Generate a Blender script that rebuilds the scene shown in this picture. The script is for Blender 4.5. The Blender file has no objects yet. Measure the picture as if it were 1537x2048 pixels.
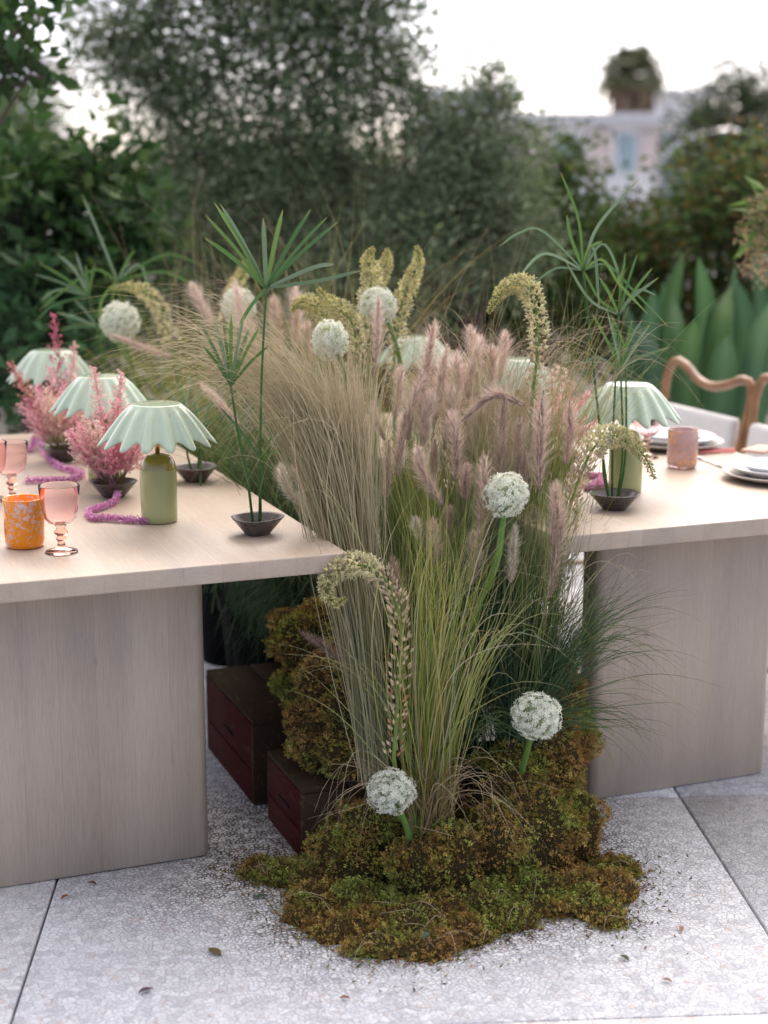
import bpy, bmesh, math, random
import numpy as np
from mathutils import Vector, Matrix, noise
random.seed(7)
RNG = np.random.default_rng(11)
R = math.radians
SC = bpy.context.scene
COL = SC.collection

# ------------------------------------------------------------------ camera, world, light
CAM_H, YAW, PITCH, FPX = 1.55, R(21.3), R(11.92), 3145.0
cam_d = bpy.data.cameras.new('camera')
cam = bpy.data.objects.new('camera', cam_d); COL.objects.link(cam)
cam.location = (0, 0, CAM_H)
cam.rotation_euler = (math.pi/2 - PITCH, 0, -YAW)
cam_d.sensor_fit = 'VERTICAL'; cam_d.sensor_height = 36.0; cam_d.lens = FPX/2048*36.0
cam_d.clip_start = 0.05; cam_d.clip_end = 2000
cam_d.dof.use_dof = True; cam_d.dof.focus_distance = 3.5; cam_d.dof.aperture_fstop = 2.0
SC.camera = cam

SUN_AZ = YAW + R(10)          # clockwise from +Y: beyond the garden, a little to the right
SUN_EL = R(50)
world = bpy.data.worlds.new('World'); SC.world = world; world.use_nodes = True
nt = world.node_tree; nt.nodes.clear()
sky = nt.nodes.new('ShaderNodeTexSky'); sky.sky_type = 'NISHITA'; sky.sun_disc = False
sky.sun_elevation = SUN_EL; sky.sun_rotation = SUN_AZ
sky.air_density = 0.38; sky.dust_density = 3.0; sky.ozone_density = 0.0
bg = nt.nodes.new('ShaderNodeBackground'); bg.inputs['Strength'].default_value = 0.15
wo = nt.nodes.new('ShaderNodeOutputWorld')
nt.links.new(sky.outputs[0], bg.inputs[0]); nt.links.new(bg.outputs[0], wo.inputs[0])
sun_d = bpy.data.lights.new('sun', 'SUN'); sun_d.energy = 1.3; sun_d.angle = R(170); sun_d.color = (1, .88, .74)
sun = bpy.data.objects.new('sun', sun_d); COL.objects.link(sun)
sdir = Vector((math.sin(SUN_AZ)*math.cos(SUN_EL), math.cos(SUN_AZ)*math.cos(SUN_EL), math.sin(SUN_EL)))
sun.rotation_euler = sdir.to_track_quat('Z', 'Y').to_euler(); sun.location = (6, 10, 8)
SC.view_settings.view_transform = 'Standard'; SC.view_settings.look = 'None'
SC.view_settings.exposure = 1.4; SC.view_settings.gamma = 1.0; SC.view_settings.use_curve_mapping = False
SC.cycles.use_denoising = True
SC.cycles.max_bounces = 10; SC.cycles.transparent_max_bounces = 16; SC.cycles.transmission_bounces = 8
SC.cycles.caustics_reflective = False; SC.cycles.caustics_refractive = False

# ------------------------------------------------------------------ survey helper: a sighted point at a given distance
_f = np.array([math.sin(YAW)*math.cos(PITCH), math.cos(YAW)*math.cos(PITCH), -math.sin(PITCH)])
_r = np.array([math.cos(YAW), -math.sin(YAW), 0.0])
_u = np.cross(_r, _f)
def ray(px, py): return _f + _r*((px-768.5)/FPX) + _u*((1024-py)/FPX)
def at(px, py, d): return np.array([0, 0, CAM_H]) + ray(px, py)*d
def onz(px, py, z=0.0):
    q = ray(px, py); return np.array([0, 0, CAM_H]) + q*((z-CAM_H)/q[2])
def floor_at(px, d):                 # ground point at distance d under column px
    p = at(px, 360, d); p[2] = 0; return p

# ------------------------------------------------------------------ object helpers
def setp(o, label=None, cat=None, group=None, kind=None):
    if label: o['label'] = label
    if cat: o['category'] = cat
    if group: o['group'] = group
    if kind: o['kind'] = kind
    return o
def empty(name, loc, label, cat, group=None, rz=0.0):
    o = bpy.data.objects.new(name, None); COL.objects.link(o)
    o.location = Vector(loc); o.rotation_euler = (0, 0, rz); o.empty_display_size = .05
    return setp(o, label, cat, group)
def place(o, parent):
    """parent a world-space mesh object to an Empty, keeping it where it is"""
    o.parent = parent
    o.matrix_parent_inverse = Matrix.LocRotScale(parent.location, parent.rotation_euler, parent.scale).inverted()
class MB:
    def __init__(s): s.v = []; s.f = []; s.c = []; s.n = 0; s.hascol = False
    def add(s, v, f, col=None):
        v = np.asarray(v, float).reshape(-1, 3)
        b = s.n; s.v.append(v); s.n += len(v)
        s.f.extend([tuple(int(i)+b for i in q) for q in f])
        if col is None: c = np.ones((len(v), 3))*.5
        else:
            s.hascol = True
            c = np.broadcast_to(np.asarray(col, float), (len(v), 3))
        s.c.append(c); return s
    def addn(s, v, farr, col):
        """numpy faces array (n,k)"""
        b = s.n; s.v.append(v); s.n += len(v); s.hascol = True
        s.f.extend((farr+b).tolist()); s.c.append(np.broadcast_to(col, (len(v), 3)))
    def mesh(s, name, smooth=True):
        me = bpy.data.meshes.new(name)
        v = np.concatenate(s.v)
        me.from_pydata(v.tolist(), [], s.f)
        if s.hascol:
            a = me.attributes.new('col', 'FLOAT_COLOR', 'POINT')
            c = np.ones((len(v), 4), np.float32); c[:, :3] = np.clip(np.concatenate(s.c), 0, 1)
            a.data.foreach_set('color', c.ravel())
        if smooth: me.polygons.foreach_set('use_smooth', np.ones(len(me.polygons), bool))
        me.update(); return me
    def build(s, name, mat, parent=None, smooth=True, local=False):
        return obj(name, s.mesh(name, smooth), mat, parent, local)
def obj(name, me, mat, parent=None, local=False):
    o = bpy.data.objects.new(name, me); COL.objects.link(o)
    if mat is not None and not me.materials: me.materials.append(mat)
    if parent is not None:
        if local: o.parent = parent
        else: place(o, parent)
    return o
def copy_tree(o, parent=None):
    c = o.copy(); COL.objects.link(c); c.parent = parent
    for ch in list(o.children): copy_tree(ch, c)
    return c
def bevel_box(name, x0, x1, y0, y1, z0, z1, bev, seg=2, axis=None):
    bm = bmesh.new()
    vs = [bm.verts.new((x, y, z)) for x in (x0, x1) for y in (y0, y1) for z in (z0, z1)]
    for q in ((0,1,3,2),(4,6,7,5),(0,4,5,1),(2,3,7,6),(0,2,6,4),(1,5,7,3)): bm.faces.new([vs[i] for i in q])
    bmesh.ops.recalc_face_normals(bm, faces=bm.faces[:])
    if axis is not None:
        ed = [e for e in bm.edges if abs((e.verts[0].co-e.verts[1].co).normalized()[axis]) > .9]
        bmesh.ops.bevel(bm, geom=ed, offset=bev, segments=5, affect='EDGES', profile=.5)
        ed = [e for e in bm.edges if len(e.link_faces) == 2 and e.calc_face_angle() > 1.2]
        bmesh.ops.bevel(bm, geom=ed, offset=min(.003, bev), segments=1, affect='EDGES')
    else:
        bmesh.ops.bevel(bm, geom=bm.edges[:], offset=bev, segments=seg, affect='EDGES', profile=.5)
    me = bpy.data.meshes.new(name); bm.to_mesh(me); bm.free()
    me.polygons.foreach_set('use_smooth', np.ones(len(me.polygons), bool))
    return me
def lathe(prof, n=32, cx=0, cy=0, cz=0, wob=None):
    """profile list of (r,z); returns verts, faces"""
    v = []; f = []; k = len(prof)
    for i in range(n):
        a = 2*math.pi*i/n
        for (r, z) in prof:
            rr = r*(1+(wob(a) if wob else 0)); v.append((cx+rr*math.cos(a), cy+rr*math.sin(a), cz+z))
    for i in range(n):
        j = (i+1) % n
        for q in range(k-1): f.append((i*k+q, j*k+q, j*k+q+1, i*k+q+1))
    return v, f
def catmull(pts, n):
    P = np.asarray(pts, float); P = np.vstack([2*P[0]-P[1], P, 2*P[-1]-P[-2]]); m = len(P)-3
    T = np.linspace(0, m-1e-6, n); out = []
    for t in T:
        i = int(t); u = t-i; a, b, c, d = P[i:i+4]
        out.append(.5*((2*b)+(-a+c)*u+(2*a-5*b+4*c-d)*u*u+(-a+3*b-3*c+d)*u**3))
    return np.array(out)
def tube(path, rad, n=6):
    path = np.asarray(path, float); k = len(path)
    rad = np.broadcast_to(np.asarray(rad, float), (k,))
    T = np.gradient(path, axis=0); T /= np.linalg.norm(T, axis=1)[:, None]+1e-9
    up = np.array([0, 0, 1.]) if abs(T[0][2]) < .9 else np.array([1., 0, 0])
    v = []; N = np.cross(T[0], up); N /= np.linalg.norm(N)
    for i in range(k):
        N = N-T[i]*np.dot(N, T[i]); N /= np.linalg.norm(N)+1e-9; Bn = np.cross(T[i], N)
        for j in range(n):
            a = 2*math.pi*j/n; v.append(path[i]+rad[i]*(N*math.cos(a)+Bn*math.sin(a)))
    f = [(i*n+j, i*n+(j+1) % n, (i+1)*n+(j+1) % n, (i+1)*n+j) for i in range(k-1) for j in range(n)]
    f.append(tuple(range(n-1, -1, -1))); f.append(tuple((k-1)*n+j for j in range(n)))
    return v, f

# ------------------------------------------------------------------ materials
def mat(name):
    m = bpy.data.materials.new(name); m.use_nodes = True; t = m.node_tree
    b = t.nodes['Principled BSDF']; return m, t, b
def plain(name, col, rough=.5, metal=0, spec=.5, noise_amt=.0, scale=20, coat=0):
    m, t, b = mat(name)
    b.inputs['Base Color'].default_value = (*col, 1); b.inputs['Roughness'].default_value = rough
    b.inputs['Metallic'].default_value = metal; b.inputs['Specular IOR Level'].default_value = spec
    b.inputs['Coat Weight'].default_value = coat
    if noise_amt:
        tc = t.nodes.new('ShaderNodeTexCoord'); nz = t.nodes.new('ShaderNodeTexNoise')
        nz.inputs['Scale'].default_value = scale; nz.inputs['Detail'].default_value = 6
        t.links.new(tc.outputs['Object'], nz.inputs['Vector'])
        rp = t.nodes.new('ShaderNodeValToRGB')
        rp.color_ramp.elements[0].position = .3; rp.color_ramp.elements[1].position = .72
        rp.color_ramp.elements[0].color = (*[c*(1-noise_amt) for c in col], 1)
        rp.color_ramp.elements[1].color = (*[min(1, c*(1+noise_amt)) for c in col], 1)
        t.links.new(nz.outputs['Fac'], rp.inputs['Fac']); t.links.new(rp.outputs['Color'], b.inputs['Base Color'])
        mr = t.nodes.new('ShaderNodeMapRange'); mr.inputs['To Min'].default_value = rough*.8; mr.inputs['To Max'].default_value = min(1, rough*1.25)
        t.links.new(nz.outputs['Fac'], mr.inputs['Value']); t.links.new(mr.outputs[0], b.inputs['Roughness'])
    return m
def foliage(name, trans=.35, rough=.55, spec=.3):
    m, t, b = mat(name)
    a = t.nodes.new('ShaderNodeAttribute'); a.attribute_name = 'col'
    t.links.new(a.outputs['Color'], b.inputs['Base Color']); b.inputs['Roughness'].default_value = rough
    b.inputs['Specular IOR Level'].default_value = spec
    tr = t.nodes.new('ShaderNodeBsdfTranslucent'); t.links.new(a.outputs['Color'], tr.inputs['Color'])
    mx = t.nodes.new('ShaderNodeMixShader'); mx.inputs[0].default_value = trans
    t.links.new(b.outputs[0], mx.inputs[1]); t.links.new(tr.outputs[0], mx.inputs[2])
    t.links.new(mx.outputs[0], t.nodes['Material Output'].inputs['Surface'])
    return m
def ramp(t, elems):
    r = t.nodes.new('ShaderNodeValToRGB'); e = r.color_ramp.elements
    while len(e) < len(elems): e.new(.5)
    for i, (p, c) in enumerate(elems): e[i].position = p; e[i].color = (*c, 1)
    return r
def mixc(t, fac, a, b, mode='MIX'):
    m = t.nodes.new('ShaderNodeMix'); m.data_type = 'RGBA'; m.blend_type = mode
    for s, k in ((fac, 0), (a, 6), (b, 7)):
        if hasattr(s, 'is_linked'): t.links.new(s, m.inputs[k])
        elif isinstance(s, (int, float)): m.inputs[k].default_value = s
        else: m.inputs[k].default_value = (*s, 1)
    return m.outputs[2]
def mth(t, op, a, b=0.0):
    m = t.nodes.new('ShaderNodeMath'); m.operation = op
    for s, k in ((a, 0), (b, 1)):
        if hasattr(s, 'is_linked'): t.links.new(s, m.inputs[k])
        else: m.inputs[k].default_value = s
    return m.outputs[0]
def mapr(t, v, a, b, c=0, d=1):
    m = t.nodes.new('ShaderNodeMapRange'); m.inputs[1].default_value = a; m.inputs[2].default_value = b
    m.inputs[3].default_value = c; m.inputs[4].default_value = d; t.links.new(v, m.inputs[0]); return m.outputs[0]
def nz(t, vec, scale, det=4, rough=.5, dist=0):
    n = t.nodes.new('ShaderNodeTexNoise'); n.inputs['Scale'].default_value = scale; n.inputs['Detail'].default_value = det
    n.inputs['Roughness'].default_value = rough; n.inputs['Distortion'].default_value = dist
    t.links.new(vec, n.inputs['Vector']); return n
def vscale(t, vec, s):
    m = t.nodes.new('ShaderNodeMapping'); m.inputs['Scale'].default_value = s; t.links.new(vec, m.inputs['Vector']); return m.outputs[0]

def wood_mat(name, grain, seed=0.0):
    """limewashed wood; grain = stretch per axis (small along the grain)"""
    m, t, b = mat(name)
    g = t.nodes.new('ShaderNodeTexCoord').outputs['Object']
    off = t.nodes.new('ShaderNodeVectorMath'); off.operation = 'ADD'; off.inputs[1].default_value = (seed, seed*.7, seed*.3)
    t.links.new(g, off.inputs[0]); g = off.outputs[0]
    v1 = vscale(t, g, grain); streak = nz(t, v1, 7, 4, .55, .15)
    v2 = vscale(t, g, tuple(x*3.2 for x in grain)); fine = nz(t, v2, 34, 5, .65)
    blot = nz(t, vscale(t, g, tuple(.35+x*.5 for x in grain)), 3.2, 3, .5)
    c1 = ramp(t, [(.22, (.455, .362, .272)), (.5, (.505, .408, .315)), (.78, (.54, .445, .350))])
    t.links.new(streak.outputs['Fac'], c1.inputs['Fac'])
    grey = mapr(t, blot.outputs['Fac'], .54, .74, 0, .5)
    c2 = mixc(t, grey, c1.outputs['Color'], (.35, .312, .28))
    fm = mapr(t, fine.outputs['Fac'], .33, .6, .88, 1.03)
    cc = t.nodes.new('ShaderNodeCombineColor')
    for i in range(3): t.links.new(fm, cc.inputs[i])
    c3 = mixc(t, 1.0, c2, cc.outputs[0], 'MULTIPLY')
    # knots
    vo = t.nodes.new('ShaderNodeTexVoronoi'); vo.inputs['Scale'].default_value = 3.1
    t.links.new(vscale(t, g, tuple(.75+x*.25 for x in grain)), vo.inputs['Vector'])
    kn = mapr(t, vo.outputs['Distance'], .012, .04, .55, 0)
    c4 = mixc(t, kn, c3, (.27, .21, .165))
    sx = t.nodes.new('ShaderNodeSeparateXYZ'); t.links.new(g, sx.inputs[0])
    bx_ = mth(t, 'DIVIDE', mth(t, 'ADD', sx.outputs[0], mth(t, 'MULTIPLY', sx.outputs[1], .002)), .083)
    wn = t.nodes.new('ShaderNodeTexWhiteNoise'); wn.noise_dimensions = '1D'; t.links.new(mth(t, 'FLOOR', bx_), wn.inputs['W'])
    seam = mapr(t, mth(t, 'ABSOLUTE', mth(t, 'SUBTRACT', mth(t, 'FRACT', bx_), .5)), .490, .4985, 1, .80)
    tone = mth(t, 'MULTIPLY', mapr(t, wn.outputs['Value'], 0, 1, .90, 1.06), seam)
    pore = nz(t, vscale(t, g, tuple(x*5.5 for x in grain)), 60, 3, .6)
    tone = mth(t, 'MULTIPLY', tone, mapr(t, pore.outputs['Fac'], .36, .50, .91, 1.0))
    tc2 = t.nodes.new('ShaderNodeCombineColor')
    for i in range(3): t.links.new(tone, tc2.inputs[i])
    c4 = mixc(t, 1.0, c4, tc2.outputs[0], 'MULTIPLY')
    t.links.new(c4, b.inputs['Base Color'])
    b.inputs['Roughness'].default_value = .42; b.inputs['Specular IOR Level'].default_value = .45
    bp = t.nodes.new('ShaderNodeBump'); bp.inputs['Strength'].default_value = .12; bp.inputs['Distance'].default_value = .004
    t.links.new(fine.outputs['Fac'], bp.inputs['Height']); t.links.new(bp.outputs[0], b.inputs['Normal'])
    return m
M = {}
M['wood_top'] = wood_mat('limewashed_tabletop', (3.2, .14, 3.2), 1.3)
M['wood_leg'] = wood_mat('limewashed_leg', (3.0, 3.0, .12), 4.1)
def paving_mat():
    m, t, b = mat('cracked_pale_paving')
    pos = t.nodes.new('ShaderNodeNewGeometry').outputs['Position']
    wn = nz(t, pos, 26, 3)
    wv = t.nodes.new('ShaderNodeVectorMath'); wv.operation = 'MULTIPLY_ADD'
    t.links.new(wn.outputs['Color'], wv.inputs[0]); wv.inputs[1].default_value = (.022, .022, .0); t.links.new(pos, wv.inputs[2])
    P = wv.outputs[0]
    def vor(scale, feat):
        v = t.nodes.new('ShaderNodeTexVoronoi'); v.voronoi_dimensions = '2D'; v.feature = feat; v.inputs['Scale'].default_value = scale
        v.inputs['Randomness'].default_value = 1.0
        t.links.new(P, v.inputs['Vector']); return v
    e1 = vor(52, 'DISTANCE_TO_EDGE'); c1 = vor(52, 'F1'); e2 = vor(96, 'DISTANCE_TO_EDGE'); c2 = vor(96, 'F1')
    brk = nz(t, pos, 55, 4); big = nz(t, pos, 3.0, 5, .6)
    # soil fallen into the cracks round the planting
    dv = t.nodes.new('ShaderNodeVectorMath'); dv.operation = 'DISTANCE'; dv.inputs[1].default_value = (1.34, 3.30, 0)
    t.links.new(pos, dv.inputs[0])
    dn = mth(t, 'ADD', dv.outputs['Value'], mth(t, 'MULTIPLY', big.outputs['Fac'], .55))
    soil = mapr(t, dn, .74, 1.22, 1, 0)
    crack1 = mth(t, 'MULTIPLY', mapr(t, e1.outputs['Distance'], .03, .14, 1, 0), mapr(t, brk.outputs['Fac'], .42, .60))
    crack2 = mth(t, 'MULTIPLY', mapr(t, e2.outputs['Distance'], .03, .17, 1, 0), mapr(t, brk.outputs['Fac'], .60, .42))
    wide = mth(t, 'MULTIPLY', mth(t, 'MULTIPLY', mapr(t, e2.outputs['Distance'], .10, .26, 1, 0), soil), mapr(t, nz(t, pos, 38, 4).outputs['Fac'], .41, .50))
    crack = mth(t, 'MAXIMUM', mth(t, 'MAXIMUM', crack1, crack2), wide)
    sep = t.nodes.new('ShaderNodeSeparateColor'); t.links.new(c1.outputs['Color'], sep.inputs[0])
    sep2 = t.nodes.new('ShaderNodeSeparateColor'); t.links.new(c2.outputs['Color'], sep2.inputs[0])
    base = ramp(t, [(0, (.55, .555, .58)), (.3, (.66, .665, .685)), (1, (.78, .785, .80))])
    t.links.new(sep.outputs[0], base.inputs['Fac'])
    tan = mth(t, 'MULTIPLY', mapr(t, sep2.outputs[1], .955, .97), .40)
    b1 = mixc(t, tan, base.outputs['Color'], (.55, .38, .28))
    stain = mapr(t, big.outputs['Fac'], .50, .75, 0, .35)
    b2 = mixc(t, stain, b1, (.46, .44, .43))
    ccol = mixc(t, soil, (.36, .36, .385), (.045, .026, .018))
    cfac = mth(t, 'MULTIPLY', crack, mapr(t, soil, 0, 1, .60, .98))
    b3 = mixc(t, cfac, b2, ccol)
    speck = nz(t, pos, 170, 2); sp = mth(t, 'MULTIPLY', mapr(t, speck.outputs['Fac'], .66, .70), mapr(t, soil, .1, 1, 0, .9))
    b4 = mixc(t, sp, b3, (.05, .03, .02))
    oi = t.nodes.new('ShaderNodeObjectInfo'); tn = mapr(t, oi.outputs['Random'], 0, 1, .97, 1.0); tcc = t.nodes.new('ShaderNodeCombineColor')
    for i in range(3): t.links.new(tn, tcc.inputs[i])
    b4 = mixc(t, 1.0, b4, tcc.outputs[0], 'MULTIPLY')
    t.links.new(b4, b.inputs['Base Color']); b.inputs['Roughness'].default_value = .75
    b.inputs['Specular IOR Level'].default_value = .3
    bp = t.nodes.new('ShaderNodeBump'); bp.inputs['Strength'].default_value = .5; bp.inputs['Distance'].default_value = .003
    h = mth(t, 'ADD', mth(t, 'SUBTRACT', 1.0, crack), mth(t, 'MULTIPLY', sep.outputs[0], .5))
    t.links.new(h, bp.inputs['Height']); t.links.new(bp.outputs[0], b.inputs['Normal'])
    return m
M['paving'] = paving_mat()
M['ground'] = plain('garden_soil', (.07, .06, .05), .95, noise_amt=.35, scale=4)
M['leaf'] = foliage('leaf'); M['blade'] = foliage('blade', .3, .5); M['fuzz'] = foliage('fuzz', .5, .8, .05)
M['petal'] = foliage('petal', .4, .6, .2); M['moss'] = foliage('moss', .15, .9, .05)
M['bark'] = plain('bark', (.09, .065, .05), .9, noise_amt=.4, scale=14)
M['mint'] = plain('mint_lacquer', (.46, .57, .41), .16, spec=.6, noise_amt=.03, scale=9, coat=.5)
M['sage'] = plain('sage_lacquer', (.40, .43, .19), .22, spec=.6, noise_amt=.04, scale=7, coat=.4)
M['dome_reflection'] = plain('sage_lacquer_gold_reflection', (.34, .27, .035), .18, spec=.7, noise_amt=.05, scale=9, coat=.5)  # lampshade's gold reflection painted into the colour of the body's dome
M['brass'] = plain('brass', (.65, .45, .2), .25, metal=1, noise_amt=.05)
M['clay'] = plain('dark_glazed_clay', (.085, .066, .058), .28, spec=.6, noise_amt=.45, scale=60)
M['black'] = plain('black_plastic', (.005, .005, .006), .85, spec=.1, noise_amt=.2, scale=30)
M['white_cer'] = plain('white_ceramic', (.72, .72, .72), .2, noise_amt=.03, scale=12, coat=.3)
M['stone_cer'] = plain('stone_ceramic', (.50, .46, .41), .45, noise_amt=.12, scale=70)
M['blue_cer'] = plain('pale_grey_ceramic', (.58, .60, .63), .25, noise_amt=.05, scale=16)
M['chair_wood'] = plain('honey_bentwood', (.30, .155, .07), .32, noise_amt=.3, scale=12)
M['cushion'] = plain('white_linen', (.74, .72, .69), .9, noise_amt=.06, scale=80)
M['coral'] = plain('coral_lacquer', (.70, .20, .17), .3, noise_amt=.08)
M['steel'] = plain('steel', (.6, .6, .6), .25, metal=1, noise_amt=.05)
M['napkin'] = plain('peach_napkin', (.72, .46, .36), .9, noise_amt=.06, scale=60)
def glass(name, col, rough=.03, ior=1.3):
    m, t, b = mat(name)
    b.inputs['Base Color'].default_value = (*col, 1); b.inputs['Transmission Weight'].default_value = 1
    b.inputs['Roughness'].default_value = rough; b.inputs['IOR'].default_value = ior
    tc = t.nodes.new('ShaderNodeTexCoord').outputs['Object']; n = nz(t, tc, 25, 2)
    bp = t.nodes.new('ShaderNodeBump'); bp.inputs['Strength'].default_value = .05; bp.inputs['Distance'].default_value = .003
    t.links.new(n.outputs['Fac'], bp.inputs['Height']); t.links.new(bp.outputs[0], b.inputs['Normal']); return m
M['pink_glass'] = glass('pink_glass', (.99, .83, .83), .10, 1.15); M['coral_glass'] = glass('coral_glass', (.995, .70, .59), .03, 1.2)
def speckled(name, spot, clear, lo, hi, white):
    m, t, b = mat(name)
    tc = t.nodes.new('ShaderNodeTexCoord').outputs['Object']
    n = nz(t, tc, 105, 3, .55, 1.2); n2 = nz(t, tc, 9, 2)
    thr = mth(t, 'ADD', n.outputs['Fac'], mth(t, 'MULTIPLY', mth(t, 'SUBTRACT', n2.outputs['Fac'], .5), .5))
    f = mapr(t, thr, lo, hi)
    c = mixc(t, f, clear, spot); t.links.new(c, b.inputs['Base Color'])
    b.inputs['Roughness'].default_value = .12; b.inputs['Coat Weight'].default_value = .6
    t.links.new(mapr(t, f, 0, 1, white, .0), b.inputs['Transmission Weight'])
    b.inputs['IOR'].default_value = 1.3
    return m
M['orange_speck'] = speckled('orange_speckled_glass', (1.0, .31, .006), (1.0, .92, .88), .40, .44, .45)
M['peach_speck'] = speckled('pink_speckled_glass', (.95, .42, .08), (.95, .66, .62), .58, .62, .55)
def painted_crate(name, col, wear):
    m, t, b = mat(name)
    tc = t.nodes.new('ShaderNodeTexCoord').outputs['Object']
    n = nz(t, vscale(t, tc, (6, 1.2, 6)), 12, 6, .65); n2 = nz(t, tc, 40, 5, .7)
    f = mapr(t, mth(t, 'ADD', n.outputs['Fac'], mth(t, 'MULTIPLY', n2.outputs['Fac'], .4)), .76, .92)
    c = mixc(t, f, col, wear); t.links.new(c, b.inputs['Base Color']); b.inputs['Roughness'].default_value = .9; b.inputs['Specular IOR Level'].default_value = .12
    bp = t.nodes.new('ShaderNodeBump'); bp.inputs['Strength'].default_value = .3; bp.inputs['Distance'].default_value = .003
    t.links.new(n.outputs['Fac'], bp.inputs['Height']); t.links.new(bp.outputs[0], b.inputs['Normal']); return m
M['crate_red'] = painted_crate('oxblood_painted_wood', (.055, .010, .009), (.07, .036, .024))
M['crate_raw'] = painted_crate('old_raw_wood', (.045, .028, .016), (.10, .066, .04))

# ------------------------------------------------------------------ ground and paving
gm = MB(); gm.add([(-600, -600, -.03), (600, -600, -.03), (600, 600, -.03), (-600, 600, -.03)], [(0, 1, 2, 3)])
ground = setp(gm.build('ground', M['ground'], smooth=False), 'dark garden soil under and around the paving', kind='structure')
PR = YAW + R(-3.6)       # joints run a little off the sight line
pc, ps = math.cos(-PR), math.sin(-PR)
def pave(u, v): return (u*pc-v*ps, u*ps+v*pc)     # u across, v away
# joints surveyed on the ground: u lines through paveL / paveR, v lines at the cross joints
def inv(p): return (p[0]*pc+p[1]*ps, -p[0]*ps+p[1]*pc)
uL = inv(onz(75, 1880))[0]; uR = inv(onz(1444, 1722))[0]; SW = uR-uL
vN = inv(onz(1300, 2034))[1]; vF = inv(onz(1400, 1592))[1]; SL = vF-vN
slab_me = bevel_box('paving_slab', .0032, SW-.0032, .0022, SL-.0022, -.026, 0, .002, 1)
slab_me.materials.append(M['paving'])
for i in range(-3, 4):
    for j in range(-2, 5):
        x, y = pave(uL+i*SW, vN+j*SL)
        s = obj('paving_slab', slab_me, None); s.location = (x, y, 0); s.rotation_euler = (0, 0, -PR)
        place(s, ground)

# ------------------------------------------------------------------ tables
TOP = .76
def table(name, x0, x1, y0, y1, label):
    root = empty(name, ((x0+x1)/2, (y0+y1)/2, 0), label, 'table')
    obj('tabletop', bevel_box('tabletop', x0, x1, y0, y1, TOP-.041, TOP, .003), M['wood_top'], root)
    for (a, b) in ((y0+.235, y0+.325), (y1-.325, y1-.235)):
        obj('slab_leg', bevel_box('slab_leg', x0+.235, x1-.26, a, b, 0.002, TOP-.0415, .028, axis=2), M['wood_leg'], root)
    return root
LX0, LX1, TY0, TY1 = .08, 1.132, 3.117, 5.03
RX0, RX1 = 1.625, 2.65
tl = table('dining_table', LX0, LX1, TY0, TY1, 'pale limewashed wooden table left of the grasses, with three lamps on it')
tr = table('dining_table', RX0, RX1, TY0-.03, TY1, 'pale limewashed wooden table right of the grasses, beside the bentwood chairs')
br = MB()
for x in (0, .032):
    v, f = tube([(1.93+x*2, 3.22, TOP-.047), (1.93+x*2, 3.30, TOP-.047)], .005, 6); br.add(v, f)
bm_ = bevel_box('bracket', 1.90, 1.99, 3.20, 3.32, TOP-.052, TOP-.0415, .003, 1)
obj('bracket', bm_, M['black'], tr)

# ------------------------------------------------------------------ table lamps
def make_lamp():
    root = empty('table_lamp', (0, 0, 0), 'x', 'lamp', 'mint table lamps')
    v, f = lathe([(0, .0), (.038, .0), (.0425, .003), (.043, .02), (.043, .118), (.0425, .126)], 40)
    MB().add(v, f).build('body', M['sage'], root, local=True)
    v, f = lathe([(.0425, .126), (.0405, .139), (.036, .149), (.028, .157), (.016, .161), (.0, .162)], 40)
    MB().add(v, f).build('shoulder', M['dome_reflection'], root, local=True)
    v, f = lathe([(0, .158), (.0055, .160), (.0055, .262), (0, .262)], 14)
    MB().add(v, f).build('stem', M['brass'], root, local=True)
    N = 240; K = 13; PL = 15
    V = []; F = []
    for side, off in ((0, 0.), (1, -.0022)):
        for i in range(N):
            a = 2*math.pi*i/N
            w = math.cos(a*PL); w = math.copysign(abs(w)**.75, w)
            for k in range(K):
                s = k/(K-1)
                r = .060+.066*s**.95; z = .278-.082*s**1.1
                amp = .0145*max(0, (s-.05))**.9
                r += amp*w; z += -.013*max(0, s-.3)*w
                if s < .08: z += .001
                V.append((r*math.cos(a), r*math.sin(a), z+off))
    for side in (0, 1):
        b = side*N*K
        for i in range(N):
            j = (i+1) % N
            for k in range(K-1):
                q = (b+i*K+k, b+i*K+k+1, b+j*K+k+1, b+j*K+k)
                F.append(q if side == 0 else q[::-1])
    for i in range(N):
        j = (i+1) % N; F.append((i*K+K-1, N*K+i*K+K-1, N*K+j*K+K-1, j*K+K-1))
    sh = MB().add(V, F).build('shade', M['mint'], root, local=True)
    v, f = lathe([(.0, .2805), (.052, .2805), (.0585, .280), (.0602, .2785), (.0595, .2755), (.0, .2755)], 60)
    MB().add(v, f).build('shade_top', M['mint'], sh, local=True)
    return root
def lamp_spot(px, a):           # point on the line x = a under column px
    q = ray(px, 900); t = a/q[0]; return (a, q[1]*t)
lamp0 = make_lamp()
lamps = [(.826, 3.58, 'mint fluted table lamp nearest the camera on the left table'),
         (*lamp_spot(208, .812), 'mint fluted table lamp second along the left table, behind the nearer pink astilbe'),
         (*lamp_spot(112, .80), 'mint fluted table lamp farthest back on the left table'),
         (2.035, 3.50, 'mint fluted table lamp behind the bowl at the front of the right table'),
         (*lamp_spot(1030, 2.02), 'mint fluted table lamp on the right table, mostly hidden behind tan grasses'),
         (*lamp_spot(832, 2.00), 'mint fluted table lamp farthest back on the right table, glimpsed between plumes')]
for i, (x, y, lb) in enumerate(lamps):
    o = lamp0 if i == 0 else copy_tree(lamp0)
    o.location = (x, y, TOP+.0005); o.rotation_euler = (0, 0, i*.37+.1); o['label'] = lb

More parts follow.
